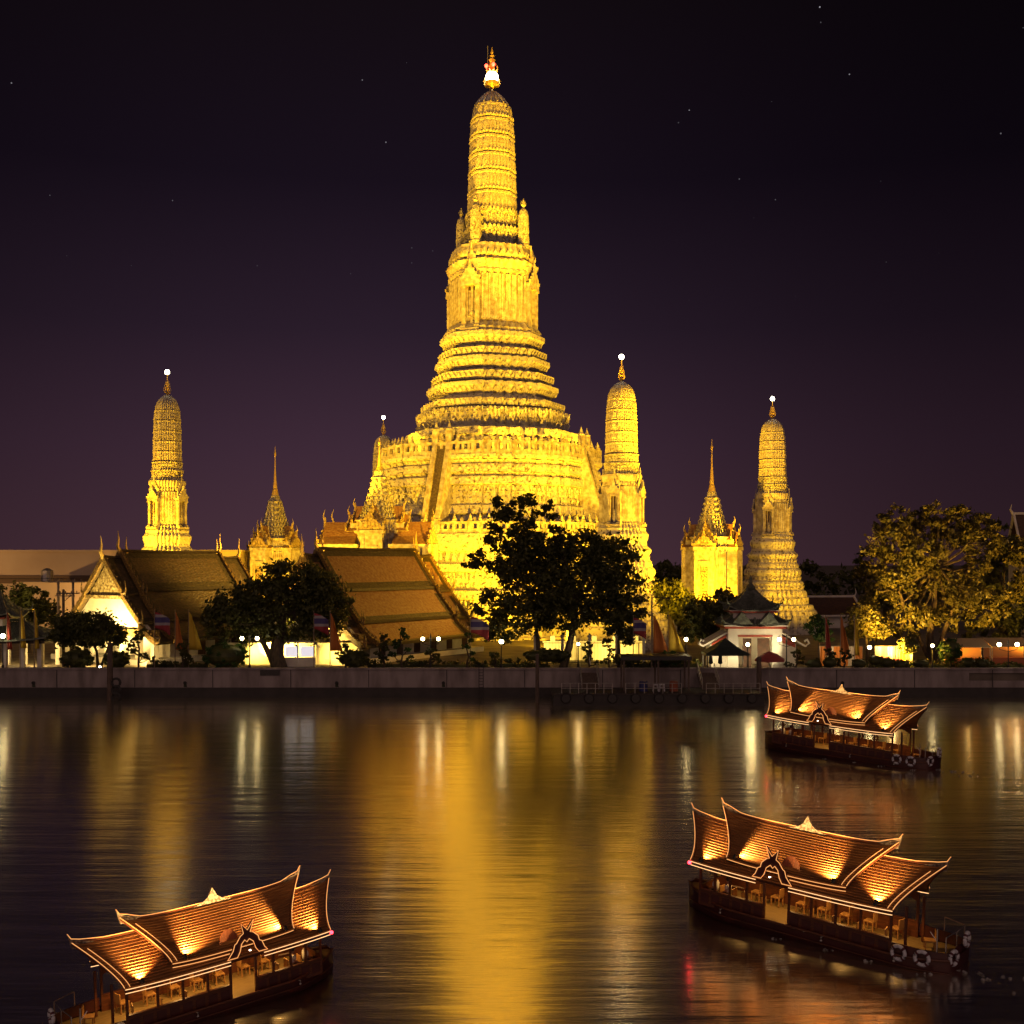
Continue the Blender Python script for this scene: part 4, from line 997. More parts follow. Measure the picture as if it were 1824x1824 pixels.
def cloud_tree(label, px, top, spread, npad, Y=117.6, m=LEAF, seed=1, name='cloud_pruned_tree'):
    rnd = random.Random(seed); k = Y / F
    root = thing(name, label, 'topiary', ((px - 912) / F * Y, Y, GZ), 0, 'cloud-pruned trees along the embankment')
    H = at(px, top, Y).z - GZ; mb = MB()
    p = [Vector((0, 0, -.05))]
    for i in range(1, 6): p.append(Vector((rnd.uniform(-.18, .18), rnd.uniform(-.15, .15), H * .92 * i / 5)))
    mb.tube(p, [.13 - .018 * i for i in range(6)], 6)
    pads = []
    for i in range(npad):
        f = .3 + .7 * i / max(1, npad - 1); a = rnd.uniform(0, 6.28); r = spread * k * (1 - .75 * (f - .3) / .7) * rnd.uniform(.6, 1)
        if i == npad - 1: r = 0
        c_ = Vector((math.cos(a) * r, math.sin(a) * r * .6, H * f)); q = p[min(5, max(1, int(f * 5)))]
        mb.tube([q, (q + c_) / 2 + Vector((0, 0, -.1)), c_], [.06, .05, .03], 5); pads.append(c_)
    mb.build('trunk', BARK, root)
    for c_ in pads:
        rr = rnd.uniform(.34, .62); leaf_mesh('foliage_pad', m, [(tuple(c_), (rr, rr * .9, rr * .55))], 420, .10, root, clump=.16, shell=.5)
    return root
CT = [(248, 1122, 26, 9, LEAF, 'dark cloud-pruned tree in front of the bright hall porch'), (327, 1150, 24, 8, LEAF, 'cloud-pruned tree with many small pads below the two plain flags at left'),
      (615, 1150, 18, 5, LEAF, 'small dark cloud-pruned tree right of the bright kiosk'), (683, 1132, 16, 8, LEAF, 'narrow dark cloud-pruned tree at the corner of the orange roofed hall'),
      (716, 1122, 24, 8, LEAFTRIM, 'green cloud-pruned tree with open branches left of the central double lamp'), (768, 1158, 22, 6, LEAF, 'low cloud-pruned tree beneath the central double lamp'),
      (1050, 1148, 22, 6, LEAF, 'dark cloud-pruned tree against the bright fence, right of the leaning trunk'), (1084, 1138, 14, 5, LEAF, 'thin twisting cloud-pruned tree next to the slim riverside tree'),
      (832, 1130, 14, 5, LEAFTRIM, 'bright green cloud-pruned tree of round balls beside the purple-lit flag'), (1475, 1158, 24, 5, LEAF, 'bare-branched garden tree right of the gate pavilion'), (1505, 1160, 20, 4, LEAF, 'bare-branched garden tree in front of the orange cloth panels'),
      (1420, 1160, 18, 5, LEAF, 'dark clipped garden tree right beside the double lamp of the gate pavilion'), (880, 1165, 14, 4, LEAF, 'low dark cloud-pruned tree below the single lamp before the big tree')]
for i, (px, tp, sp, n, m, lb) in enumerate(CT): cloud_tree(lb, px, tp, sp, n, 117.3 + .15 * (i % 3), m, i + 3)

# ------------------------------------------------------------------ street lamps
def street_lamp(label, pxs, py, Y, r=.20):
    c_ = sum(pxs) / len(pxs); root = thing('street_lamp', label, 'street lamp', ((c_ - 912) / F * Y, Y, GZ), 0, 'street lamps along the embankment')
    H = at(c_, py, Y).z - GZ; k = Y / F; mb = MB()
    mb.lathe([(.22, 0), (.22, .12), (.13, .22), (.13, .5), (.07, .6), (.055, H - .45), (.08, H - .4)], (0, 0, 0), 8)
    hd = []
    if len(pxs) == 2:
        for px in pxs:
            d = (px - c_) * k; hd.append(d)
            mb.tube([(0, 0, H - .75), (d * .5, 0, H - .62), (d, 0, H - .5), (d, 0, H - .2)], .035, 5)
        mb.lathe([(.05, H - .4), (.12, H - .1), (.05, H + .05), (.09, H + .2), (.015, H + .6)], (0, 0, 0), 6)
    else: hd = [0]
    for d in hd: mb.lathe([(.06, H - .32), (.14, H - .24), (.14, H - .19)], (d, 0, 0), 8)
    mb.build('post', IRON, root)
    for d in hd:
        g = MB(); g.ball((d, 0, H), r, 12, 8); go = g.build('lamp_globe', LAMPGLASS, root, True)
        cp = MB(); cp.lathe([(.1, H + r * .9), (.06, H + r + .1), (.01, H + r + .25)], (d, 0, 0), 6); cp.build('cap', IRON, go)
    return root
street_lamp('double street lamp beside the large green clipped bush', (431, 458), 1137, 117.6)
street_lamp('double street lamp in front of the orange roofed hall wall', (753, 781), 1138, 117.6)
street_lamp('single bright street lamp left of the big dark tree', (893,), 1143, 117.6, .24)
street_lamp('single street lamp glinting behind the leaning trunk', (1030,), 1147, 119.5, .17)
street_lamp('single street lamp left of the dark green canopy', (1222,), 1139, 117.6)
street_lamp('single street lamp at the right corner of the dark green canopy', (1332,), 1148, 117.2)
street_lamp('double street lamp at the right side of the gate pavilion', (1388, 1414), 1139, 117.6)
street_lamp('single street lamp at the left foot of the big golden lit tree', (1549,), 1153, 117.6)
street_lamp('single street lamp between the two ball bushes', (1661,), 1150, 117.6, .17)
street_lamp('double street lamp nearest the right edge', (1780, 1812), 1148, 117.6, .22)
street_lamp('street lamp at the far left edge beside the white-columned sala', (5,), 1133, 117.6, .25)
gl2 = thing('ground_light', 'tiny bright ground light on the wall top beside the spreading tree', 'ground light', ((178 - 912) / F * 116.6, 116.6, 2.6))
mb = MB(); mb.lathe([(.14, 0), (.14, .22), (.1, .3)], (0, 0, 0), 8); mb.build('housing', IRON, gl2)
mb = MB(); mb.ball((0, 0, .44), .13, 8, 6); mb.build('lens', LAMPGLASS, gl2, True)

# ------------------------------------------------------------------ flags
def stripes(name, cols):
    m = mat(name, cols[0], .75); t = m.node_tree; p = t.nodes['Principled BSDF']
    c_ = N(t, 'ShaderNodeTexCoord'); s_ = N(t, 'ShaderNodeSeparateXYZ'); mr = N(t, 'ShaderNodeMapRange'); mr.inputs['From Min'].default_value = -1.7; mr.inputs['From Max'].default_value = 0
    rp = N(t, 'ShaderNodeValToRGB'); rp.color_ramp.interpolation = 'CONSTANT'; e = rp.color_ramp.elements
    pos = [0, 1 / 6, 2 / 6, 4 / 6, 5 / 6]
    e[0].position, e[0].color = 0, (*cols[0], 1); e[1].position, e[1].color = pos[1], (*cols[1], 1)
    for i in range(2, 5):
        q = e.new(pos[i]); q.color = (*cols[i], 1)
    t.links.new(c_.outputs['Object'], s_.inputs[0]); t.links.new(s_.outputs['Z'], mr.inputs['Value']); t.links.new(mr.outputs[0], rp.inputs[0]); t.links.new(rp.outputs[0], p.inputs['Base Color'])
    return m
RED_, WH_, BL_ = (.30, .035, .04), (.36, .32, .32), (.07, .055, .17)
FLM = {'thai': stripes('striped_flag_cloth', [RED_, WH_, BL_, WH_, RED_]), 'yellow': mat('yellow_flag_cloth', (.62, .42, .03), .75), 'orange': mat('orange_flag_cloth', (.52, .17, .03), .75), 'red': mat('dark_red_flag_cloth', (.32, .05, .03), .75)}
def flag(label, px, top, kind, Y=118.6, wide=1.9, ht=3.6, droop=.5, seed=0):
    root = thing('flag', label, 'flag', ((px - 912) / F * Y, Y, GZ), 0, 'flags on poles along the embankment')
    H = at(px, top, Y).z - GZ; mb = MB()
    mb.tube([(0, 0, 0), (0, 0, H + .15)], [.05, .035], 6); mb.ball((0, 0, H + .2), .07, 6, 4); mb.build('pole', PALEPOLE, root)
    rnd = random.Random(seed); nx, nz = 12, 8; vs = []; fs = []; ph = rnd.uniform(0, 6)
    h_ = 1.7 if kind == 'thai' else ht
    for j in range(nz + 1):
        for i in range(nx + 1):
            u, v = i / nx, j / nz
            fall = droop * wide * u ** 1.3
            x = .05 + wide * u * (1 - .35 * droop * u) * (.35 + .65 * v if kind != 'thai' else 1)
            vs.append((x, .16 * math.sin(u * 9 + ph + v * 2) * (.3 + u), -v * h_ - (fall * .8 if kind == 'thai' else fall * (1 - v))))
    for j in range(nz):
        for i in range(nx): fs.append((j * (nx + 1) + i, j * (nx + 1) + i + 1, (j + 1) * (nx + 1) + i + 1, (j + 1) * (nx + 1) + i))
    c_ = MB(); c_.add(vs, fs); o = c_.build('cloth', FLM[kind], root, True, recalc=False); o.location = (0, 0, H)
    md = o.modifiers.new('thickness', 'SOLIDIFY'); md.thickness = .012
for i, (px, tp, kd, wd, dr, lb) in enumerate([
    (12, 1090, 'red', .8, 1.0, 'dark red flag hanging beside the far left lamp'), (36, 1087, 'yellow', 1.1, 1.0, 'yellow flag hanging in front of the white-columned sala, left of two'), (61, 1088, 'yellow', .8, 1.1, 'narrower yellow flag in front of the white-columned sala, right of two'),
    (275, 1090, 'thai', 2.0, .5, 'striped red white and blue flag in front of the dark tiled hall'), (312, 1090, 'orange', 1.4, .8, 'limp orange flag in front of the dark tiled hall'), (336, 1090, 'yellow', 1.7, .6, 'broad yellow flag left of the large green bush'),
    (559, 1092, 'thai', 1.8, .5, 'striped red white and blue flag in front of the wide leafy tree'), (588, 1092, 'orange', 1.7, .7, 'orange flag in front of the wide leafy tree'),
    (838, 1098, 'thai', 2.3, .5, 'striped flag left of the big dark tree'), (1128, 1100, 'thai', 1.6, .5, 'striped flag right of the slim riverside tree'), (1163, 1096, 'orange', 2.1, .5, 'wide orange flag beside the armed light pole'), (1190, 1094, 'yellow', 2.2, .6, 'yellow flag left of the single lamp by the dark green canopy'),
    (1470, 1100, 'red', 1.1, 1.0, 'drooping dark red flag right of the small bright green tree'), (1497, 1098, 'orange', 1.4, .9, 'tall orange flag left of the big golden tree'), (1522, 1100, 'yellow', .7, 1.0, 'narrow yellow flag at the edge of the big golden tree')]):
    flag(lb, px, tp, kd, 118.4 + .1 * (i % 3), wd, 4.0, dr, i)

# ------------------------------------------------------------------ poles
def simple_pole(name, label, cat, px, top, Y, base_z, r, m, arms=(), extra=None):
    root = thing(name, label, cat, ((px - 912) / F * Y, Y, base_z)); H = at(px, top, Y).z - base_z
    mb = MB(); mb.lathe([(r, 0), (r * .85, H), (r * .5, H + r * .5)], (0, 0, 0), 10); mb.build('post', m, root)
    for (dz, x0, x1) in arms:
        mb = MB(); mb.box(((x0 + x1) / 2, -r, H - dz), (x1 - x0, .14, .14)); n_ = 4
        for i in range(n_): mb.lathe([(.05, 0), (.07, .12), (.03, .2)], (x0 + (x1 - x0) * (i + .5) / n_, -r, H - dz + .07), 6)
        mb.tube([(0, -r, H - dz - 1.0), (x1 * .6, -r, H - dz - .05)], .04, 4); mb.build('crossarm', m, root)
    return root
simple_pole('utility_pole', 'dark utility pole with one crossarm above the spreading tree', 'utility pole', 113, 1051, 121.5, GZ, .17, POLEWOOD, ((.35, -.6, 1.8),))
hf = thing('power_line_frame', 'pale two-legged power line frame with wires beside the dark utility pole', 'utility pole', ((117 - 912) / F * 137, 137, GZ))
for s in (-1, 1):
    mb = MB(); mb.lathe([(.2, 0), (.15, 9.2)], (s * .9, 0, 0), 8); mb.build('post', PALEPOLE, hf)
for zz, w_ in ((8.9, 4.7), (7.2, 2.4)):
    mb = MB(); mb.box((0, -.2, zz), (w_, .14, .16))
    for i in range(6): mb.lathe([(.06, 0), (.09, .18), (.03, .3)], (-w_ / 2 + w_ * (i + .5) / 6, -.2, zz + .08), 6)
    mb.build('crossarm', PALEPOLE, hf)
mb = MB()
for i in range(3): mb.tube([(-60, 0, 9.9), (-30, 0, 9.3), (-2 + 2 * i, -.2, 9.3)], .03, 4)
mb.build('wire', IRON, hf)
lp = simple_pole('light_pole', 'slim pale pole with a short arm standing behind the pier shelter', 'light pole', 1161, 1060, 118, GZ, .09, PALEPOLE)
mb = MB(); Hh = at(1161, 1060, 118).z - GZ; mb.tube([(0, 0, Hh - .2), (1.9, 0, Hh - .3)], .06, 5); mb.tube([(.05, 0, Hh - 1.3), (1.3, 0, Hh - .3)], .04, 5); mb.box((1.7, 0, Hh - .38), (.5, .3, .12)); mb.build('arm', IRON, lp)
def mooring(label, px, top, Y, r):
    root = simple_pole('mooring_post', label, 'mooring post', px, top, Y, -.6, r, POLEWOOD)
    return root
mp1 = mooring('tall mooring post with hung rubber tyres standing in the river at left', 196, 1146, 113.6, .32)
for i in range(3):
    mb = MB(); mb.tube([(math.cos(a) * .42, -.04 + 0.0 * a, math.sin(a) * .42) for a in [2 * math.pi * j / 14 for j in range(14)]], .13, 6, Matrix.Translation((.66, -.1, 2.35 - .75 * i)), True)
    o = mb.build('rubber_tyre', IRON, label=('topmost', 'middle', 'lowest')[i] + ' of the rubber tyres hung on the tall mooring post at left', cat='tyre', group='tyres hung on the mooring post'); o.location = mp1.location
mooring('slim mooring post at the left end of the pier', 957, 1166, 111.5, .2)
mooring('thick mooring post under the red umbrella, right end of the pier', 1352, 1172, 111.0, .28)

# ------------------------------------------------------------------ pier and riverside furniture
pr = thing('floating_pier', 'long dark floating pier with railings below the embankment wall', 'pier', ((1168 - 912) / F * 111, 111, 0))
mb = MB(); mb.box((0, 0, .45), (20.5, 4.6, 1.3), tp=.99); mb.build('pontoon', WETSTONE, pr)
mb = MB(); mb.box((0, 0, 1.16), (20.8, 4.9, .12)); mb.build('deck', mat('wet_planks', (.07, .05, .04), .7, (.03, .022, .018), scale=3, stretch=(4, .3, 1)), pr)
for (xa, xb) in ((-9.4, -4.5), (-3.2, 2.2), (4.6, 9.8)):
    mb = MB(); n_ = int((xb - xa) / .8)
    for i in range(n_ + 1): mb.tube([(xa + (xb - xa) * i / n_, -2.3, 1.2), (xa + (xb - xa) * i / n_, -2.3, 2.2)], .035, 5)
    for zz in (1.7, 2.2): mb.tube([(xa, -2.3, zz), (xb, -2.3, zz)], .035, 5)
    mb.build('railing', STEEL, pr)
mb = MB()
for i in range(9): mb.lathe([(.42, -.12), (.5, 0), (.42, .12)], (0, 0, 0), 10, Matrix.Translation((-9 + 2.25 * i, -2.45, .75)) @ Matrix.Rotation(R(90), 4, 'X'))
mb.build('tyre_fender', IRON, pr)
for lb, px, fx in (('left gangway with pale handrails sloping down to the pier', 1050, 1), ('right gangway with pale handrails near the dark green canopy', 1262, -1)):
    gw = thing('gangway', lb, 'gangway', ((px - 912) / F * 113.4, 113.4, 1.2))
    mb = MB(); mb.add([(-.9, -1.5, .02), (.9, -1.5, .02), (.9, 1.75, 1.4), (-.9, 1.75, 1.4), (-.9, -1.5, -.08), (.9, -1.5, -.08), (.9, 1.75, 1.25), (-.9, 1.75, 1.25)], [(0, 1, 2, 3), (7, 6, 5, 4), (0, 4, 5, 1), (1, 5, 6, 2), (2, 6, 7, 3), (3, 7, 4, 0)]); mb.build('ramp', POLEWOOD, gw)
    for s in (-1, 1):
        mb = MB()
        for j in range(5): mb.tube([(s * .85, -1.4 + .75 * j, .05 + .32 * j), (s * .85, -1.4 + .75 * j, 1.1 + .32 * j)], .035, 5)
        for dz in (.55, 1.1): mb.tube([(s * .85, -1.4, dz), (s * .85, 1.6, dz + 1.28)], .04, 5)
        mb.build('handrail', STEEL, gw)
sh = thing('pier_shelter', 'dark flat-roofed shelter frame standing on the pier', 'shelter', ((1166 - 912) / F * 112, 112, 1.2))
mb = MB(); mb.box((0, 0, 3.35), (6.9, 3.0, .22)); mb.box((0, -1.5, 3.25), (7.0, .12, .36)); mb.build('roof', IRON, sh)
for sx in (-3.2, 0.2, 3.2):
    for sy in (-1.3, 1.3): mb = MB(); mb.box((sx, sy, 1.65), (.16, .16, 3.3)); mb.build('post', POLEWOOD, sh)
def stool(label, px, Y, col):
    root = thing('plastic_stool', label, 'stool', ((px - 912) / F * Y, Y, 1.22), 0, 'plastic stools on the pier')
    mb = MB(); mb.box((0, 0, .68), (.5, .5, .07)); mb.box((0, 0, .36), (.5, .5, .04)); mb.build('seat', col, root)
    for sx in (-1, 1):
        for sy in (-1, 1): mb = MB(); mb.tube([(sx * .26, sy * .26, 0), (sx * .19, sy * .19, .66)], .04, 5); mb.build('leg', col, root)
WPL = mat('white_plastic', (.62, .60, .62), .4); BPL = mat('blue_plastic', (.03, .035, .16), .4); OPL = mat('orange_plastic', (.32, .08, .03), .4)
stool('white plastic stool on the pier under the shelter, left of two', 1168, 110.2, WPL); stool('white plastic stool on the pier under the shelter, right of two', 1179, 110.4, WPL)
for px, m_, lb in ((1146, BPL, 'blue drum on the pier left of the white stools'), (1200, OPL, 'dull orange drum on the pier right of the white stools')):
    dr = thing('drum', lb, 'drum', ((px - 912) / F * 110.6, 110.6, 1.22)); mb = MB(); mb.lathe([(.42, 0), (.45, .05), (.42, .1), (.42, .4), (.45, .44), (.42, .48), (.42, .85), (.45, .9), (.4, .95)], (0, 0, 0), 14); mb.build('barrel', m_, dr, label=None)
    mb = MB(); mb.lathe([(.38, .955), (.36, 1.0), (.05, 1.02)], (0, 0, 0), 14); mb.build('lid', m_, dr)
gz = thing('garden_canopy', 'dark green peaked canopy in front of the gate pavilion', 'canopy', ((1292 - 912) / F * 117.2, 117.2, GZ))
CANV = mat('dark_green_canvas', (.02, .035, .025), .7, (.012, .02, .015), scale=1.5); mb = MB()
mb.add([(-2.25, -1.5, 1.9), (2.25, -1.5, 1.9), (2.25, 1.5, 1.9), (-2.25, 1.5, 1.9), (0, 0, 3.4), (-2.25, -1.5, 1.65), (2.25, -1.5, 1.65), (2.25, 1.5, 1.65), (-2.25, 1.5, 1.65), (-1.0, -.7, 2.5), (1.0, -.7, 2.5)], [(0, 1, 10, 9), (9, 10, 4), (1, 2, 4, 10), (2, 3, 4), (3, 0, 9, 4), (0, 5, 6, 1), (1, 6, 7, 2), (2, 7, 8, 3), (3, 8, 5, 0)]); o = mb.build('canvas_top', CANV, gz); o.modifiers.new('thickness', 'SOLIDIFY').thickness = .03
for sx in (-2.1, 2.1):
    for sy in (-1.35, 1.35): mb = MB(); mb.tube([(sx, sy, 0), (sx, sy, 1.9)], .05, 6); mb.build('post', IRON, gz)
for px, lb in ((1266, 'folded dark green parasol under the peaked canopy, left of two'), (1283, 'folded dark green parasol under the peaked canopy, right of two')):
    fp = thing('folded_parasol', lb, 'parasol', ((px - 912) / F * 116.5, 116.5, GZ)); mb = MB(); mb.lathe([(.1, .75), (.24, .85), (.2, 1.3), (.1, 2.0), (.02, 2.2)], (0, 0, 0), 10); mb.build('canopy', CANV, fp)
    mb = MB(); mb.tube([(0, 0, 0), (0, 0, 2.3)], .035, 6); mb.lathe([(.28, 0), (.28, .08), (.06, .12)], (0, 0, 0), 10); mb.build('pole', IRON, fp)
ru = thing('red_parasol', 'open dull red parasol above the right end of the pier', 'parasol', ((1371 - 912) / F * 113.5, 113.5, 1.2)); mb = MB()
nn = 10; vs = [(0, 0, 3.72)]; fs = []
for j, (rr, zz) in enumerate(((.75, 3.45), (1.5, 2.95), (1.52, 2.75))):
    for i in range(nn): a = 2 * math.pi * i / nn; vs.append((rr * math.cos(a), rr * math.sin(a), zz - (.05 if i % 2 else 0)))
for i in range(nn):
    q = (i + 1) % nn; fs += [(0, 1 + i, 1 + q)] + [(1 + j * nn + i, 1 + (j + 1) * nn + i, 1 + (j + 1) * nn + q, 1 + j * nn + q) for j in range(2)]
mb.add(vs, fs); o = mb.build('canopy', mat('faded_red_canvas', (.42, .07, .06), .7, (.3, .045, .04), scale=2), ru); o.modifiers.new('thickness', 'SOLIDIFY').thickness = .02
mb = MB(); mb.tube([(0, 0, 0), (0, 0, 3.7)], .04, 6); mb.build('pole', STEEL, ru)
fe = thing('iron_fence', 'tall thin-barred iron fence glowing in front of the tower foot behind the big tree', 'fence', ((1050 - 912) / F * 124, 124, GZ))
mb = MB()
for i in range(76): mb.box((-6.0 + i * .16, 0, 1.35), (.03, .03, 2.6))
for zz in (.25, 2.4): mb.box((0, 0, zz), (12.2, .05, .06))
mb.build('bar_panel', IRON, fe)
for i in range(5): mb = MB(); mb.box((-6.0 + 3 * i, .05, 1.5), (.3, .3, 3.0)); mb.lathe([(.2, 3.0), (.25, 3.15), (.02, 3.5)], (-6.0 + 3 * i, .05, 0), 6); mb.build('fence_post', WHITEWALL, fe)
tw = MB(); tw.box((0, 0, 1.0), (11.6, .5, 2.0)); tw.box((0, 0, 2.1), (11.9, .8, .22))
for i in range(5): tw.box((-4.8 + 2.4 * i, -.1, 1.4), (.55, .55, 2.8))
o = tw.build('temple_wall', GLOWWALL, label='pale temple wall lit bright yellow behind the thin iron fence', cat='wall'); o.location = (9.5, 130, GZ)
spot('wall_floodlight', (4, 126.5, 3.2), (5, 131, 5), 1.6*k_, 150, color=(1.0, .66, .12)); spot('wall_floodlight', (12, 126.5, 3.2), (12.5, 131, 5), 1.9*k_, 150, color=(1.0, .66, .12))
# stalls and cloth panels on the right
def stall(label, px, Y, w, m):
    root = thing('market_stall', label, 'market stall', ((px - 912) / F * Y, Y, GZ)); mb = MB()
    mb.add([(-w / 2, -1.3, 2.2), (w / 2, -1.3, 2.2), (w / 2, 1.2, 3.0), (-w / 2, 1.2, 3.0)], [(0, 1, 2, 3)]); o = mb.build('awning', m, root); o.modifiers.new('thickness', 'SOLIDIFY').thickness = .05
    for sx in (-1, 1):
        for sy, hh in ((-1.2, 2.2), (1.1, 2.95)): mb = MB(); mb.tube([(sx * w * .48, sy, 0), (sx * w * .48, sy, hh)], .045, 6); mb.build('post', STEEL, root)
    mb = MB(); mb.box((0, 0, .45), (w * .9, 1.2, .9)); mb.box((0, 0, .93), (w * .94, 1.3, .06)); mb.build('counter', OPL, root)
    mb = MB(); mb.box((0, 1.1, 1.5), (w * .95, .06, 2.4)); mb.build('back_panel', mat('stall_back_panel', (.45, .2, .08), .7), root)
    point('stall_lamp', root.location + Vector((0, -.3, 2.2)), 24, (1, .62, .2), .1)
AWN = mat('tan_awning', (.42, .30, .18), .7)
stall('market stall with a tan awning and orange counter right of the ball bushes', 1722, 121, 4.2, AWN); stall('market stall with a tan awning behind the rightmost double lamp', 1795, 122.5, 4.6, AWN)
cp = stripes('orange_white_cloth', [(.55, .2, .04), (.6, .52, .42), (.55, .2, .04), (.6, .55, .45), (.5, .16, .03)])
def cloth_panel(label, px, w, ms):
    root = thing('cloth_screen', label, 'cloth screen', ((px - 912) / F * 121.5, 121.5, GZ))
    n_ = len(ms); 
    for i in range(n_):
        mb = MB(); x0 = -w / 2 + w * i / n_; ww = w / n_
        mb.add([(x0 + ww * j / 6, .06 * math.sin(j * 2.1 + i), zz) for zz in (.1, 2.2) for j in range(7)], [(j, j + 1, j + 8, j + 7) for j in range(6)]); o = mb.build('cloth_strip', ms[i], root, recalc=False); o.modifiers.new('thickness', 'SOLIDIFY').thickness = .015
    mb = MB(); mb.tube([(-w / 2, 0, 2.22), (w / 2, 0, 2.22)], .04, 5)
    for x in (-w / 2, w / 2): mb.tube([(x, 0, 0), (x, 0, 2.25)], .05, 5)
    mb.build('frame', STEEL, root)
OC = mat('orange_cloth', (.55, .20, .04), .7); WC = mat('white_cloth', (.62, .56, .48), .7); RC = mat('pink_cloth', (.5, .1, .14), .7)
cloth_panel('orange and white cloth screen between the flags and the bare garden trees', 1498, 4.6, [OC, WC, OC, OC, WC, OC]); cloth_panel('red and white cloth screen under the golden lit tree', 1592, 4.0, [WC, RC, WC, RC, OC, WC])
for px in (1490, 1590): point('screen_lamp', ((px - 912) / F * 119.6, 119.6, 4.6), 120, (1, .66, .26), .12)

ld = thing('wall_ladder', 'dark iron ladder fixed to the embankment wall left of the pier', 'ladder', ((857 - 912) / F * 115.1, 115.1, 0))
mb = MB()
for x in (-.22, .22): mb.tube([(x, -.06, -.1), (x, -.06, 3.3)], .035, 5)
mb.build('rails', IRON, ld)
mb = MB()
for i in range(10): mb.tube([(-.22, -.06, .2 + .3 * i), (.22, -.06, .2 + .3 * i)], .022, 5)
mb.build('rungs', IRON, ld)
MOSS = mat('algae_stain', (.035, .042, .018), .7, (.02, .024, .012), scale=2)
for i, (px, lb) in enumerate(((60, 'drain outlet in the wall below the white-columned sala'), (330, 'drain outlet in the wall below the hall steps'), (600, 'drain outlet in the wall right of the dark plaque'), (790, 'drain outlet in the wall left of the iron ladder'), (1500, 'drain outlet in the wall below the cloth screen'))):
    dn = thing('drain_outlet', lb, 'drain', ((px - 912) / F * WY, WY, 1.55), 0, 'drain outlets along the embankment wall')
    mb = MB(); mb.lathe([(.10, 0), (.16, 0), (.17, .16), (.11, .18), (.10, .05)], (0, 0, 0), 12, Matrix.Rotation(R(90), 4, 'X')); mb.build('pipe', IRON, dn)
    mb = MB(); mb.add([(-.13, -.006, -.1), (.12, -.006, -.08), (.2, -.006, -.47), (.05, -.006, -.44), (-.03, -.006, -.475), (-.18, -.006, -.40)], [(0, 1, 2, 3, 4, 5)]); mb.build('stain', MOSS, dn, recalc=False)
# ------------------------------------------------------------------ river boats
HULLM = mat('maroon_hull_paint', (.085, .018, .018), .4, (.05, .012, .012), scale=1.2)
CABW = mat('varnished_cabin_wood', (.16, .05, .022), .4, (.075, .024, .012), scale=5, stretch=(.5, 4, 4))
ROOFW = mat('varnished_roof_boards', (.40, .19, .07), .42, (.24, .10, .036), scale=3, stretch=(.4, 5, 5), bump=.006, bscale=10)
FLOORW = mat('deck_boards', (.32, .22, .08), .6, (.2, .13, .05), scale=4, stretch=(.4, 5, 1))
CHAIRW = mat('pale_chair_wood', (.50, .27, .09), .5, (.34, .17, .05), scale=6)
SILVER = mat('silver_filigree', (.34, .28, .23), .5, (.12, .08, .055), scale=9, bump=.03, bscale=14, metallic=.3, contrast=(.42, .56))
ROPE = emit('rope_light_lit', (1.0, .43, .13), 1.1)
ROPEHOT = emit('eave_rope_light_lit', (1.0, .55, .23), 1.55)
NAVRED = emit('red_nav_light_lit', (1.0, .03, .05), 10)
WLIGHT = emit('white_deck_light_lit', (1.0, .9, .75), 22)
RINGW = mat('white_ring_foam', (.84, .84, .88), .5, (.55, .55, .58), scale=8)
RINGB = mat('dark_ring_band', (.10, .02, .03), .6)
FANM = mat('orange_slat_fan', (.55, .16, .06), .5, (.3, .08, .03), scale=7, stretch=(4, 1, 1))
CHROME = mat('bright_rail_metal', (.55, .52, .48), .25, metallic=.8)

boat = thing('river_boat', 'x', 'boat', (0, 0, 0), 0, 'lantern-lit wooden river boats with swept roofs')
# hull
mb = MB(); secs = []
for i in range(23):
    x = -6.1 + 13.2 * i / 22
    f = (x + 6.1) / 13.2
    b = 1.72 * min(1, (max(0, f) / .20)) ** .55 if f < .2 else 1.72 * (1 - .32 * max(0, (f - .82) / .18) ** 2)
    b = max(b, .25); zt = .62 + .35 * max(0, (.25 - f) / .25) ** 1.6 + .18 * max(0, (f - .75) / .25) ** 2
    secs.append([(x, -b, zt), (x, -b * .97, .25), (x, -b * .86, -.1), (x, -b * .4, -.45), (x, b * .4, -.45), (x, b * .86, -.1), (x, b * .97, .25), (x, b, zt)])
vs = [p for s in secs for p in s]; fs = []
for i in range(22):
    for j in range(7): fs.append((i * 8 + j, i * 8 + j + 1, (i + 1) * 8 + j + 1, (i + 1) * 8 + j))
fs += [tuple(range(8)), tuple(22 * 8 + j for j in range(7, -1, -1))]
mb.add(vs, fs); hull = mb.build('hull', HULLM, boat, True)
mb = MB()
for s in (0, 7): mb.tube([Vector(q[s]) + Vector((0, 0, .03)) for q in secs], .06, 6)
mb.tube([Vector(q[1]) + Vector((0, -.03, .02)) for q in secs], .03, 5)
mb.build('rubbing_strake', CABW, hull)
mb = MB(); mb.add([(q[0][0], q[k][1] * .97, .52 + (q[0][2] - .62)) for k in (0, 7) for q in secs], [(i, i + 1, 23 + i + 1, 23 + i) for i in range(22)]); mb.build('deck', FLOORW, boat, recalc=False)
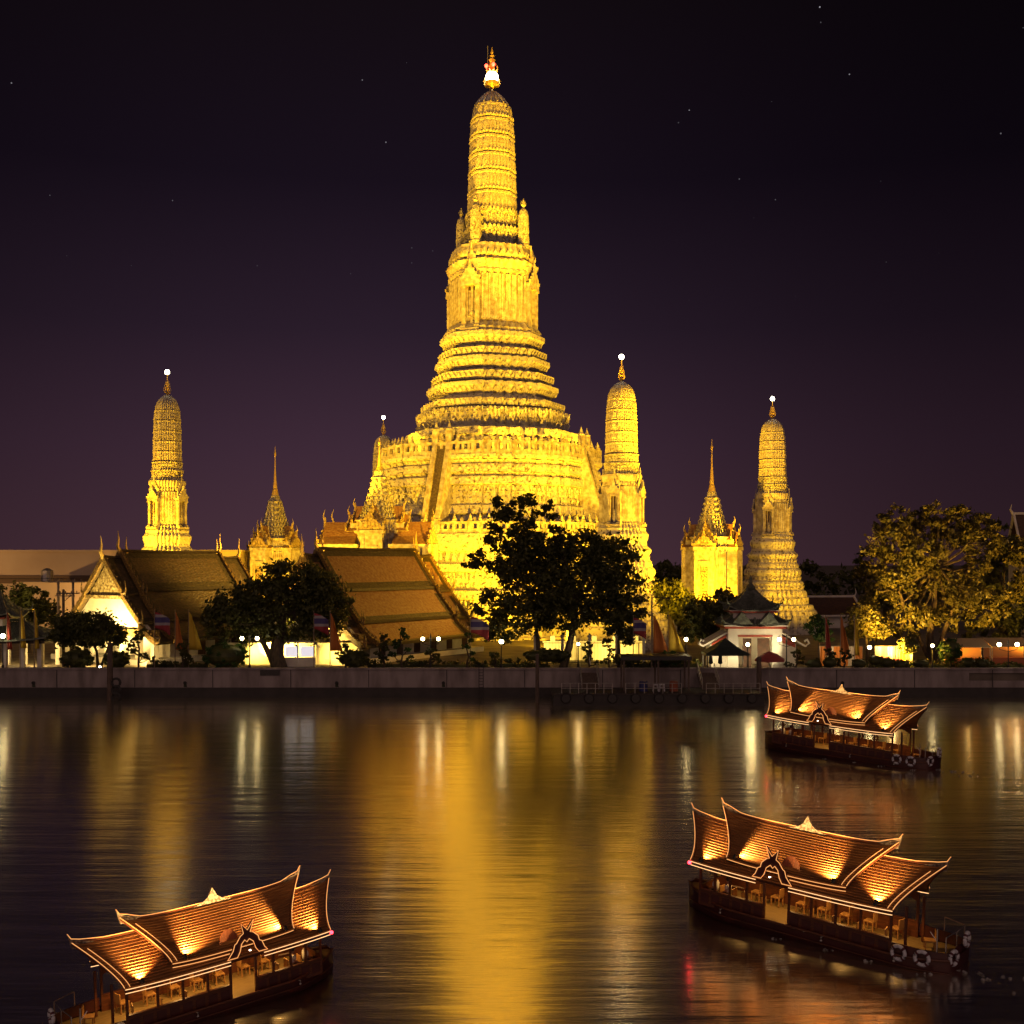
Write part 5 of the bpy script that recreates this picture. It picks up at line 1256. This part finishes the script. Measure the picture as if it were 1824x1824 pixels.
# cabin sides, posts
POSTX = [-4.7, -3.9, -3.1, -2.2, -1.3, -.05, 1.05, 2.2, 3.35, 4.7]
ZE, ZS = 2.55, 1.22
for s in (-1, 1):
    mb = MB()
    segs = [(-4.7, -1.3), (-.05, 4.7)] if s < 0 else [(-4.7, 4.7)]
    for a, b in segs:
        mb.box(((a + b) / 2, s * 1.5, .86), (b - a, .08, .74)); mb.box(((a + b) / 2, s * 1.5, ZS + .03), (b - a + .06, .16, .06))
    mb.build('side_panel', CABW, boat)
    for a, b in segs:
        mb = MB(); n_ = int((b - a) / .55)
        for i in range(n_): mb.box((a + (b - a) * (i + .5) / n_, s * 1.548, .87), ((b - a) / n_ * .72, .03, .46))
        mb.build('carved_panel', HULLM, boat)
    for x in POSTX:
        mb = MB(); mb.box((x, s * 1.5, 1.55), (.1, .1, 2.05)); mb.build('post', CABW, boat)
    for i in range(len(POSTX) - 1):
        a, b = POSTX[i] + .05, POSTX[i + 1] - .05
        if s < 0 and i == 4: continue
        mb = MB()
        pts = [(a, 2.6)] + [(a + (b - a) * j / 8, 2.40 - .22 * abs(math.cos(math.pi * j / 8)) ** 3) for j in range(9)] + [(b, 2.6)]
        mb.prism(pts, s * 1.5 - .03, s * 1.5 + .03); mb.build('arched_valance', CABW, boat)
for y in (-1.0, 1.0):
    mb = MB(); mb.box((5.15, y, 1.6), (.1, .1, 2.0)); mb.build('post', CABW, boat)
mb = MB(); mb.box((-4.75, 0, .95), (.08, 3.0, .9)); mb.build('bow_panel', CABW, boat)
mb = MB()
mb.add([(7.0, -1.2, .7), (7.0, 1.2, .7), (7.0, 1.2, 1.12), (7.0, -1.2, 1.12), (4.8, -1.62, .62), (4.8, -1.62, 1.16), (4.8, 1.62, .62), (4.8, 1.62, 1.16), (6.2, -1.5, .66), (6.2, -1.5, 1.12), (6.2, 1.5, .66), (6.2, 1.5, 1.12)],
       [(0, 1, 2, 3), (4, 8, 9, 5), (8, 0, 3, 9), (6, 10, 11, 7), (10, 1, 2, 11)])
o = mb.build('stern_bulwark', HULLM, boat); o.modifiers.new('thickness', 'SOLIDIFY').thickness = .06
mb = MB()
for (x, y) in ((6.9, -1.1), (6.95, 0), (6.9, 1.1), (5.9, 1.5)): mb.tube([(x, y, 1.0), (x, y, 1.75)], .025, 5)
mb.tube([(5.9, 1.5, 1.75), (6.9, 1.1, 1.75), (6.95, 0, 1.75), (6.9, -1.1, 1.75)], .025, 5); mb.build('stern_rail', CHROME, boat)
mb = MB(); mb.tube([(6.6, -1.3, 1.0), (6.6, -1.3, 2.1)], .03, 5); mb.tube([(6.6, -1.3, 1.55), (6.3, -1.3, 1.9)], .02, 4); mb.build('flag_staff', CHROME, boat)
mb = MB()
for x in (-3.4, 1.7, 5.0): mb.tube([(x, -1.78, .42), (x, -1.84, .62), (x + .1, -1.82, .66)], .03, 5); mb.ball((x, -1.82, .45), .06, 6, 4)
mb.build('cleat', CHROME, hull)
# roofs
def roofP(rp, u, v, s, lift=0.0):
    e0, e1, x0_, x1_, w, ze, rise, tip = rp
    xl = e0 - x0_ * v ** 1.6; xr = e1 + x1_ * v ** 1.6; c_ = 2 * u - 1
    z = ze + rise * (.84 * v + .16 * v * v) + tip * abs(c_) ** 5 * v ** 1.6 + .10 * abs(c_) ** 3 * (1 - v)
    n = Vector((0, s * .72, .69))
    return Vector((xl + (xr - xl) * u, s * w * (1 - v), z)) + n * lift
LOW = (-4.95, 4.95, 1.15, 1.45, 1.98, 2.52, 1.66, .22)
UPP = (-3.15, 2.75, 1.25, 1.55, 1.72, 2.96, 1.70, .30)
def make_roof(name, rp, nl):
    mb = MB(); U = 26
    for s in (-1, 1):
        for k in range(nl):
            v0, v1 = k / nl, (k + 1) / nl; rows = [[roofP(rp, i / U, v0, s, .065) for i in range(U + 1)], [roofP(rp, i / U, v1, s, .006) for i in range(U + 1)], [roofP(rp, i / U, v0, s, .0) for i in range(U + 1)]]
            vs = [p for r in rows for p in r]; m = U + 1
            mb.add(vs, [(i, i + 1, m + i + 1, m + i) for i in range(U)] + [(2 * m + i, 2 * m + i + 1, i + 1, i) for i in range(U)])
        rows = [[roofP(rp, i / U, j / 8, s, -.06) for i in range(U + 1)] for j in range(9)]; m = U + 1
        mb.add([p for r in rows for p in r], [(j * m + i, j * m + i + 1, (j + 1) * m + i + 1, (j + 1) * m + i) for j in range(8) for i in range(U)])
    r_ = mb.build(name, ROOFW, boat, recalc=False)
    eg = MB()
    for s in (-1, 1):
        eg.tube([roofP(rp, i / U, 0, s, -.05) for i in range(U + 1)], .07, 5)
        for u in (0, 1): eg.tube([roofP(rp, u, j / 12, s, .02) for j in range(13)], .07, 5)
    eg.tube([roofP(rp, i / U, 1, 1, .05) for i in range(U + 1)], .07, 6)
    eg.build('roof_edging', CABW, r_)
    for u, dr in ((0, -1), (1, 1)):
        fn = MB(); b = roofP(rp, u, 1, 1, 0); 
        pts = [(b.x + dr * .18, b.z + .44), (b.x + dr * .04, b.z + .20), (b.x - dr * .30, b.z + .07), (b.x - dr * .95, b.z - .10), (b.x - dr * .5, b.z - .20), (b.x, b.z - .22), (b.x + dr * .10, b.z + .1)]
        fn.prism(pts, -.04, .04); fn.build('ridge_finial', SILVER, r_)
    lt = MB()
    gap = rp is LOW
    for s in (-1, 1):
        for dz, ln in ((-.03, 0), (-.19, 1)):
            L = []
            for i in range(61):
                u = i / 60; p = roofP(rp, u, 0, s, .03) + Vector((0, s * .05, dz))
                if gap and s < 0 and -1.45 < p.x < .05:
                    if len(L) > 1: lt.tube(L, .018, 5)
                    L = []; continue
                if (not gap) and ln and p.x < -.2 and s < 0: continue
                L.append(p)
            if len(L) > 1: lt.tube(L, .018, 5)
    lt.build('eave_rope_light', ROPEHOT if gap else ROPE, r_)
    lt = MB()
    for s in (-1, 1):
        for u, dr in ((0, -1), (1, 1)):
            lt.tube([roofP(rp, u, j / 14, s, .11) + Vector((dr * .03, 0, 0)) for j in range(15)], .016, 5)
            if dr > 0: lt.tube([roofP(rp, u, j / 14, s, .05) + Vector((-.22, 0, .03)) for j in range(13)], .014, 5)
    b0, b1 = roofP(rp, 0, 1, 1, 0), roofP(rp, 1, 1, 1, 0)
    lt.tube([(b0.x - .18, 0, b0.z + .46), (b0.x - .03, 0, b0.z + .23), (b0.x + .33, 0, b0.z + .13)] + [roofP(rp, i / 40, 1, 1, 0) + Vector((0, 0, .13)) for i in range(4, 37)] + [(b1.x - .33, 0, b1.z + .13), (b1.x + .03, 0, b1.z + .23), (b1.x + .18, 0, b1.z + .46)], .017, 5)
    lt.build('roof_rope_light', ROPE, r_)
    return r_
lowr = make_roof('lower_roof', LOW, 17); uppr = make_roof('upper_roof', UPP, 19)
mb = MB(); zc = roofP(UPP, .5, 1, 1, 0).z
mb.prism([(-.95, zc + .02), (-.5, zc + .14), (-.22, zc + .32), (0, zc + .72), (.22, zc + .32), (.5, zc + .14), (.95, zc + .02)], -.04, .04); mb.build('ridge_crest', SILVER, uppr)
# arch over the doorway
ax = -.68; ay = -1.98; z0 = 2.72
outer = [(-1.0, -.10), (-.85, .06), (-.72, .36), (-.60, .42), (-.54, .64), (-.30, .86), (-.16, .90), (-.34, 1.42), (-.02, 1.02), (.28, 1.36), (.18, .90), (.34, .80), (.52, .54), (.62, .48), (.70, .22), (.86, .02), (.98, -.12)]
inner = [(.50, -.12), (.36, .12), (.28, .44), (.12, .60), (.02, .48), (-.10, .60), (-.30, .44), (-.40, .12), (-.56, -.10)]
q = [(ax + x, z0 + z) for x, z in outer + inner]
mb = MB()
om, im = outer, inner[::-1]
seq = [(om[i], om[i + 1], im[min(8, int(i * 9 / 17))], im[min(8, int((i + 1) * 9 / 17))]) for i in range(16)]
for a, b, c_, d in seq:
    mb.add([(ax + a[0], ay, z0 + a[1]), (ax + b[0], ay, z0 + b[1]), (ax + d[0], ay, z0 + d[1]), (ax + c_[0], ay, z0 + c_[1]), (ax + a[0], ay + .1, z0 + a[1]), (ax + b[0], ay + .1, z0 + b[1]), (ax + d[0], ay + .1, z0 + d[1]), (ax + c_[0], ay + .1, z0 + c_[1])], [(0, 1, 2, 3), (7, 6, 5, 4), (0, 4, 5, 1), (3, 2, 6, 7)])
ar = mb.build('door_arch', HULLM, boat)
mb = MB(); mb.tube([(x, ay - .04, z) for x, z in q], .018, 5, None, True); mb.build('arch_rope_light', ROPE, ar)
mb = MB(); m_ = 14
fanv = [(ax + .62, -1.45, z0 + .15)] + [(ax + .62 + .46 * math.cos(R(-20 + 200 * i / m_)), -1.50 + .16 * math.sin(R(-20 + 200 * i / m_)), z0 + .42 + .62 * math.sin(R(-20 + 200 * i / m_))) for i in range(m_ + 1)]
mb.add(fanv, [(0, i + 1, i + 2) for i in range(m_)]); o = mb.build('slatted_fan', FANM, ar); o.modifiers.new('thickness', 'SOLIDIFY').thickness = .04
mb = MB(); mb.ball((-.92, -1.75, 2.62), .085, 10, 7); mb.build('deck_light', WLIGHT, boat, True)
mb = MB(); mb.ball((-5.05, -2.0, 2.52), .085, 10, 7); mb.build('red_nav_light', NAVRED, boat, True)
# roof uplights (fixtures + lamps)
for rp, u, tx, pw in ((LOW, .055, -3.9, 800), (UPP, .07, -.9, 1250), (UPP, .90, 1.0, 1250), (LOW, .925, 3.9, 1000)):
    b = roofP(rp, u, .035, -1, .0); fx = MB(); n_ = Vector((0, -.72, .69))
    sdir = (roofP(rp, .5, .6, -1, 0) - roofP(rp, .5, .1, -1, 0)).normalized(); fx.tube([b, b + n_ * .17], .025, 5); fx.add(*[(lambda q: (q.v, q.f))((lambda q: (q.lathe([(.02, -.12), (.08, -.10), (.10, 0), (.105, .12), (.09, .12), (.085, 0), (.02, -.06)], (0, 0, 0), 10), q)[1])(MB()))][0], Matrix.Translation(b + n_ * .20) @ sdir.to_track_quat('Z', 'Y').to_matrix().to_4x4()); fx.build('roof_spotlight', IRON, boat)
    tgt = roofP(rp, .5, .75, -1, 0); tgt.x = tx
    spot('roof_spot_lamp', b + n_ * .20 + sdir * .125, tgt, pw * 1.15, 92, (1, .56, .17), .9, .02, boat)
for x, pw in ((-3.2, 46), (-.7, 56), (1.8, 60), (4.2, 48)): spot('cabin_lamp', (x, -.1, 2.5), (x, -.1, 0), pw * 1.6, 128, (1, .52, .14), .5, .1, boat)

# loose things carried by the boats
chair = thing('wooden_chair', 'x', 'chair', (0, 0, 0), 0, 'wooden chairs aboard the river boats')
mb = MB(); mb.box((0, 0, .44), (.46, .46, .05)); mb.build('seat', CHAIRW, chair)
mb = MB(); mb.box((.24, 0, .68), (.04, .44, .42)); mb.build('backrest', CHAIRW, chair)
for sx in (-1, 1):
    for sy in (-1, 1): mb = MB(); mb.box((sx * .2, sy * .2, .21), (.05, .05, .42)); mb.build('leg', CHAIRW, chair)
ringp = thing('life_ring', 'x', 'life ring', (0, 0, 0), 0, 'life rings hung on the boats')
mb = MB(); mb.tube([(math.cos(2 * math.pi * j / 24) * .28, 0, math.sin(2 * math.pi * j / 24) * .28) for j in range(24)], .085, 8, None, True); mb.build('ring', RINGW, ringp, True)
for k in range(4):
    mb = MB(); a = R(45 + 90 * k); mb.tube([(math.cos(a + t_) * .28, 0, math.sin(a + t_) * .28) for t_ in (-.16, 0, .16)], .092, 8); mb.build('dark_band', RINGB, ringp, True)

def skin(name, pts, edges, rad, m, parent, sub=1):
    me = bpy.data.meshes.new(name); me.from_pydata(pts, edges, [])
    o = bpy.data.objects.new(name, me); COL.objects.link(o)
    md = o.modifiers.new('skin', 'SKIN'); o.modifiers.new('sub', 'SUBSURF').levels = sub
    for i, r in enumerate(rad): me.skin_vertices[0].data[i].radius = (r, r) if not hasattr(r, '__len__') else r
    me.skin_vertices[0].data[0].use_root = True
    dg = bpy.context.evaluated_depsgraph_get(); nm = bpy.data.meshes.new_from_object(o.evaluated_get(dg))
    bpy.data.objects.remove(o); nm.name = name; nm.materials.clear(); nm.materials.append(m)
    nm.polygons.foreach_set('use_smooth', [True] * len(nm.polygons))
    q = bpy.data.objects.new(name, nm); COL.objects.link(q); q.parent = parent; return q
SKIN = mat('skin', (.42, .23, .14), .6); HAIRM = mat('black_hair', (.015, .012, .01), .5); SHIRT = mat('white_shirt_cloth', (.68, .66, .62), .8); TROUS = mat('dark_trousers', (.05, .045, .05), .8); HATM = mat('straw_hat', (.55, .42, .18), .8)
def person(hat):
    """seated, facing -x, hands on the thighs"""
    root = thing('person', 'x', 'person', (0, 0, 0), 0)
    J = {'pel': (0, 0, .52), 'bel': (.0, 0, .68), 'che': (-.02, 0, .88), 'nek': (-.02, 0, 1.06), 'hd0': (-.03, 0, 1.14), 'hd1': (-.04, 0, 1.27)}
    pts = list(J.values()); rad = [.13, .12, .14, .055, .085, .085]; ed = [(i, i + 1) for i in range(5)]
    for s in (-1, 1):
        b = len(pts)
        pts += [(-.03, s * .17, .98), (.0, s * .24, .76), (-.2, s * .18, .62), (-.3, s * .14, .59), (-.36, s * .13, .57)]; rad += [.06, .05, .04, .032, .024]; ed += [(2, b), (b, b + 1), (b + 1, b + 2), (b + 2, b + 3), (b + 3, b + 4)]
        b = len(pts)
        pts += [(-.06, s * .1, .5), (-.44, s * .12, .5), (-.46, s * .12, .1), (-.6, s * .12, .05)]; rad += [.09, .07, .05, .04]; ed += [(0, b), (b, b + 1), (b + 1, b + 2), (b + 2, b + 3)]
    skin('body', pts, ed, rad, SKIN, root)
    sp = [(0, 0, .56), (0, 0, .68), (-.02, 0, .88), (-.02, 0, 1.0)]; sr = [.145, .145, .16, .1]; se = [(0, 1), (1, 2), (2, 3)]
    for s in (-1, 1):
        b = len(sp); sp += [(-.03, s * .17, .98), (.0, s * .24, .80)]; sr += [.078, .068]; se += [(2, b), (b, b + 1)]
    skin('shirt', sp, se, sr, SHIRT, root)
    tp_ = [(0, 0, .5)]; tr = [.14]; te = []
    for s in (-1, 1):
        b = len(tp_); tp_ += [(-.06, s * .1, .5), (-.45, s * .12, .5), (-.46, s * .12, .16)]; tr += [.105, .085, .07]; te += [(0, b), (b, b + 1), (b + 1, b + 2)]
    skin('trousers', tp_, te, tr, TROUS, root)
    mb = MB(); mb.ball((-.02, 0, 1.27), (.115, .10, .12), 12, 8); mb.build('hair', HAIRM, root, True)
    mb = MB(); mb.box((-.135, 0, 1.2), (.04, .025, .04), tp=.5); mb.build('nose', SKIN, root)
    if hat: mb = MB(); mb.lathe([(.24, 1.32), (.23, 1.34), (.12, 1.36), (.11, 1.45), (.03, 1.48)], (-.03, 0, 0), 14); mb.build('hat', HATM, root, True)
    return root
P1 = person(False); P2 = person(True)
ROW = [('second row behind the doorway', .55), ('third row behind the doorway', 1.65), ('fourth row behind the doorway', 2.8), ('row just ahead of the doorway', -1.85), ('row beside the doorway', -.55), ('front row behind the seated people', -2.9)]
SPOTS = []
for nm, x in ROW:
    for sd, y in (('near side', -.95), ('far side', .85)):
        if nm.startswith('row beside') and sd == 'near side': continue
        SPOTS.append((x, y, 0, '%s, %s' % (nm, sd)))
SPOTS += [(4.0, -.9, .2, 'last roofed row, near side'), (4.05, .8, -.2, 'last roofed row, far side'), (5.7, .35, .5, 'open stern deck')]
RINGS = [(5.15, -1.74, .82, 0, 'foremost on the flank'), (6.12, -1.66, .82, R(8), 'second on the flank'), (7.12, -.75, .86, R(78), 'on the stern, near corner'), (7.16, .65, 1.3, R(92), 'on the stern rail, far corner')]
BOATS = [('lower right', 'river boat with lit swept roofs lower right, the nearer of the two on the right', (0, 0), 1), ('lower left', 'river boat with lit swept roofs at lower left, its stern cut by the frame', (0, 0), -1), ('upper right', 'smaller river boat with lit swept roofs, farther off close under the embankment wall at right', (0, 0), 1)]
#          px of centre, waterline py, yaw, scale, roll
PLACE = [(1432, 1658, R(-41), .815, R(2.2)), (385, 1786, R(40), .685, R(2.2)), (1495, 1347, R(-43), .97, R(2.2))]
kids = {}
for c_ in bpy.data.objects:
    if c_.parent: kids.setdefault(c_.parent.name, []).append(c_)
def put(src, first, M, label, mir):
    o = src if first else copy_tree(src, None, kids)
    o.matrix_world = M; o['label'] = label; return o
for bi, ((nm, lab, _, mir), (px, py, yaw, sc, roll)) in enumerate(zip(BOATS, PLACE)):
    Y = CAMH * F / (py - HY); X = (px - 912) / F * Y
    M = Matrix.Translation((X, Y, 0)) @ Matrix.Rotation(yaw, 4, 'Z') @ Matrix.Rotation(roll * mir, 4, 'Y') @ Matrix.Diagonal((sc * mir, sc, sc, 1))
    b = boat if bi == 0 else copy_tree(boat, None, kids)
    b.location = (X, Y, 0); b.rotation_euler = (0, roll * mir, yaw); b.scale = (sc * mir, sc, sc); b['label'] = lab
    who = 'on the %s boat' % nm
    for i, (x, y, a, d) in enumerate(SPOTS):
        put(chair, bi == 0 and i == 0, M @ Matrix.Translation((x, y, .53)) @ Matrix.Rotation(a, 4, 'Z'), 'wooden chair %s, %s' % (who, d), mir)
    for i, (x, y, z, a, d) in enumerate(RINGS):
        put(ringp, bi == 0 and i == 0, M @ Matrix.Translation((x, y, z)) @ Matrix.Rotation(a, 4, 'Z'), 'white life ring %s, %s' % (who, d), mir)
    for src, x, y, d in ((P1, -3.55, -.85, 'in a white shirt seated near the bow'), (P2, -4.25, -.8, 'in a straw hat seated at the very bow')):
        c2 = put(chair, False, M @ Matrix.Translation((x + .1, y, .53)), 'wooden chair %s, under the person %s' % (who, 'in the hat' if src is P2 else 'in the white shirt'), mir)
        put(src, bi == 0, M @ Matrix.Translation((x, y, .53)), 'person %s %s' % (d, who), mir)

FOAM = mat('pale_foam', (.5, .48, .46), .6, (.3, .28, .26), scale=6)
for bi, ((nm, lab, _, mir), (px, py, yaw, sc, roll)) in enumerate(zip(BOATS, PLACE)):
    if bi == 1: continue
    Y = CAMH * F / (py - HY); X = (px - 912) / F * Y
    M = Matrix.Translation((X, Y, 0)) @ Matrix.Rotation(yaw, 4, 'Z') @ Matrix.Diagonal((sc, sc, sc, 1))
    e_ = [(tuple(M @ Vector((7.6 + .8 * j, -.5 + .25 * j * (-1) ** j, .02))), (.55 + .1 * j, .28, .03)) for j in range(4)] + [(tuple(M @ Vector((6.4 - 2.2 * j, -1.75, .02))), (.5, .09, .02)) for j in range(4)]
    o = leaf_mesh('wake_foam', FOAM, e_, 420, .05, None, clump=.8, shell=.1)
    tag(o, kind='stuff', label='thin pale wake foam behind the stern of the %s boat' % nm, cat='foam')
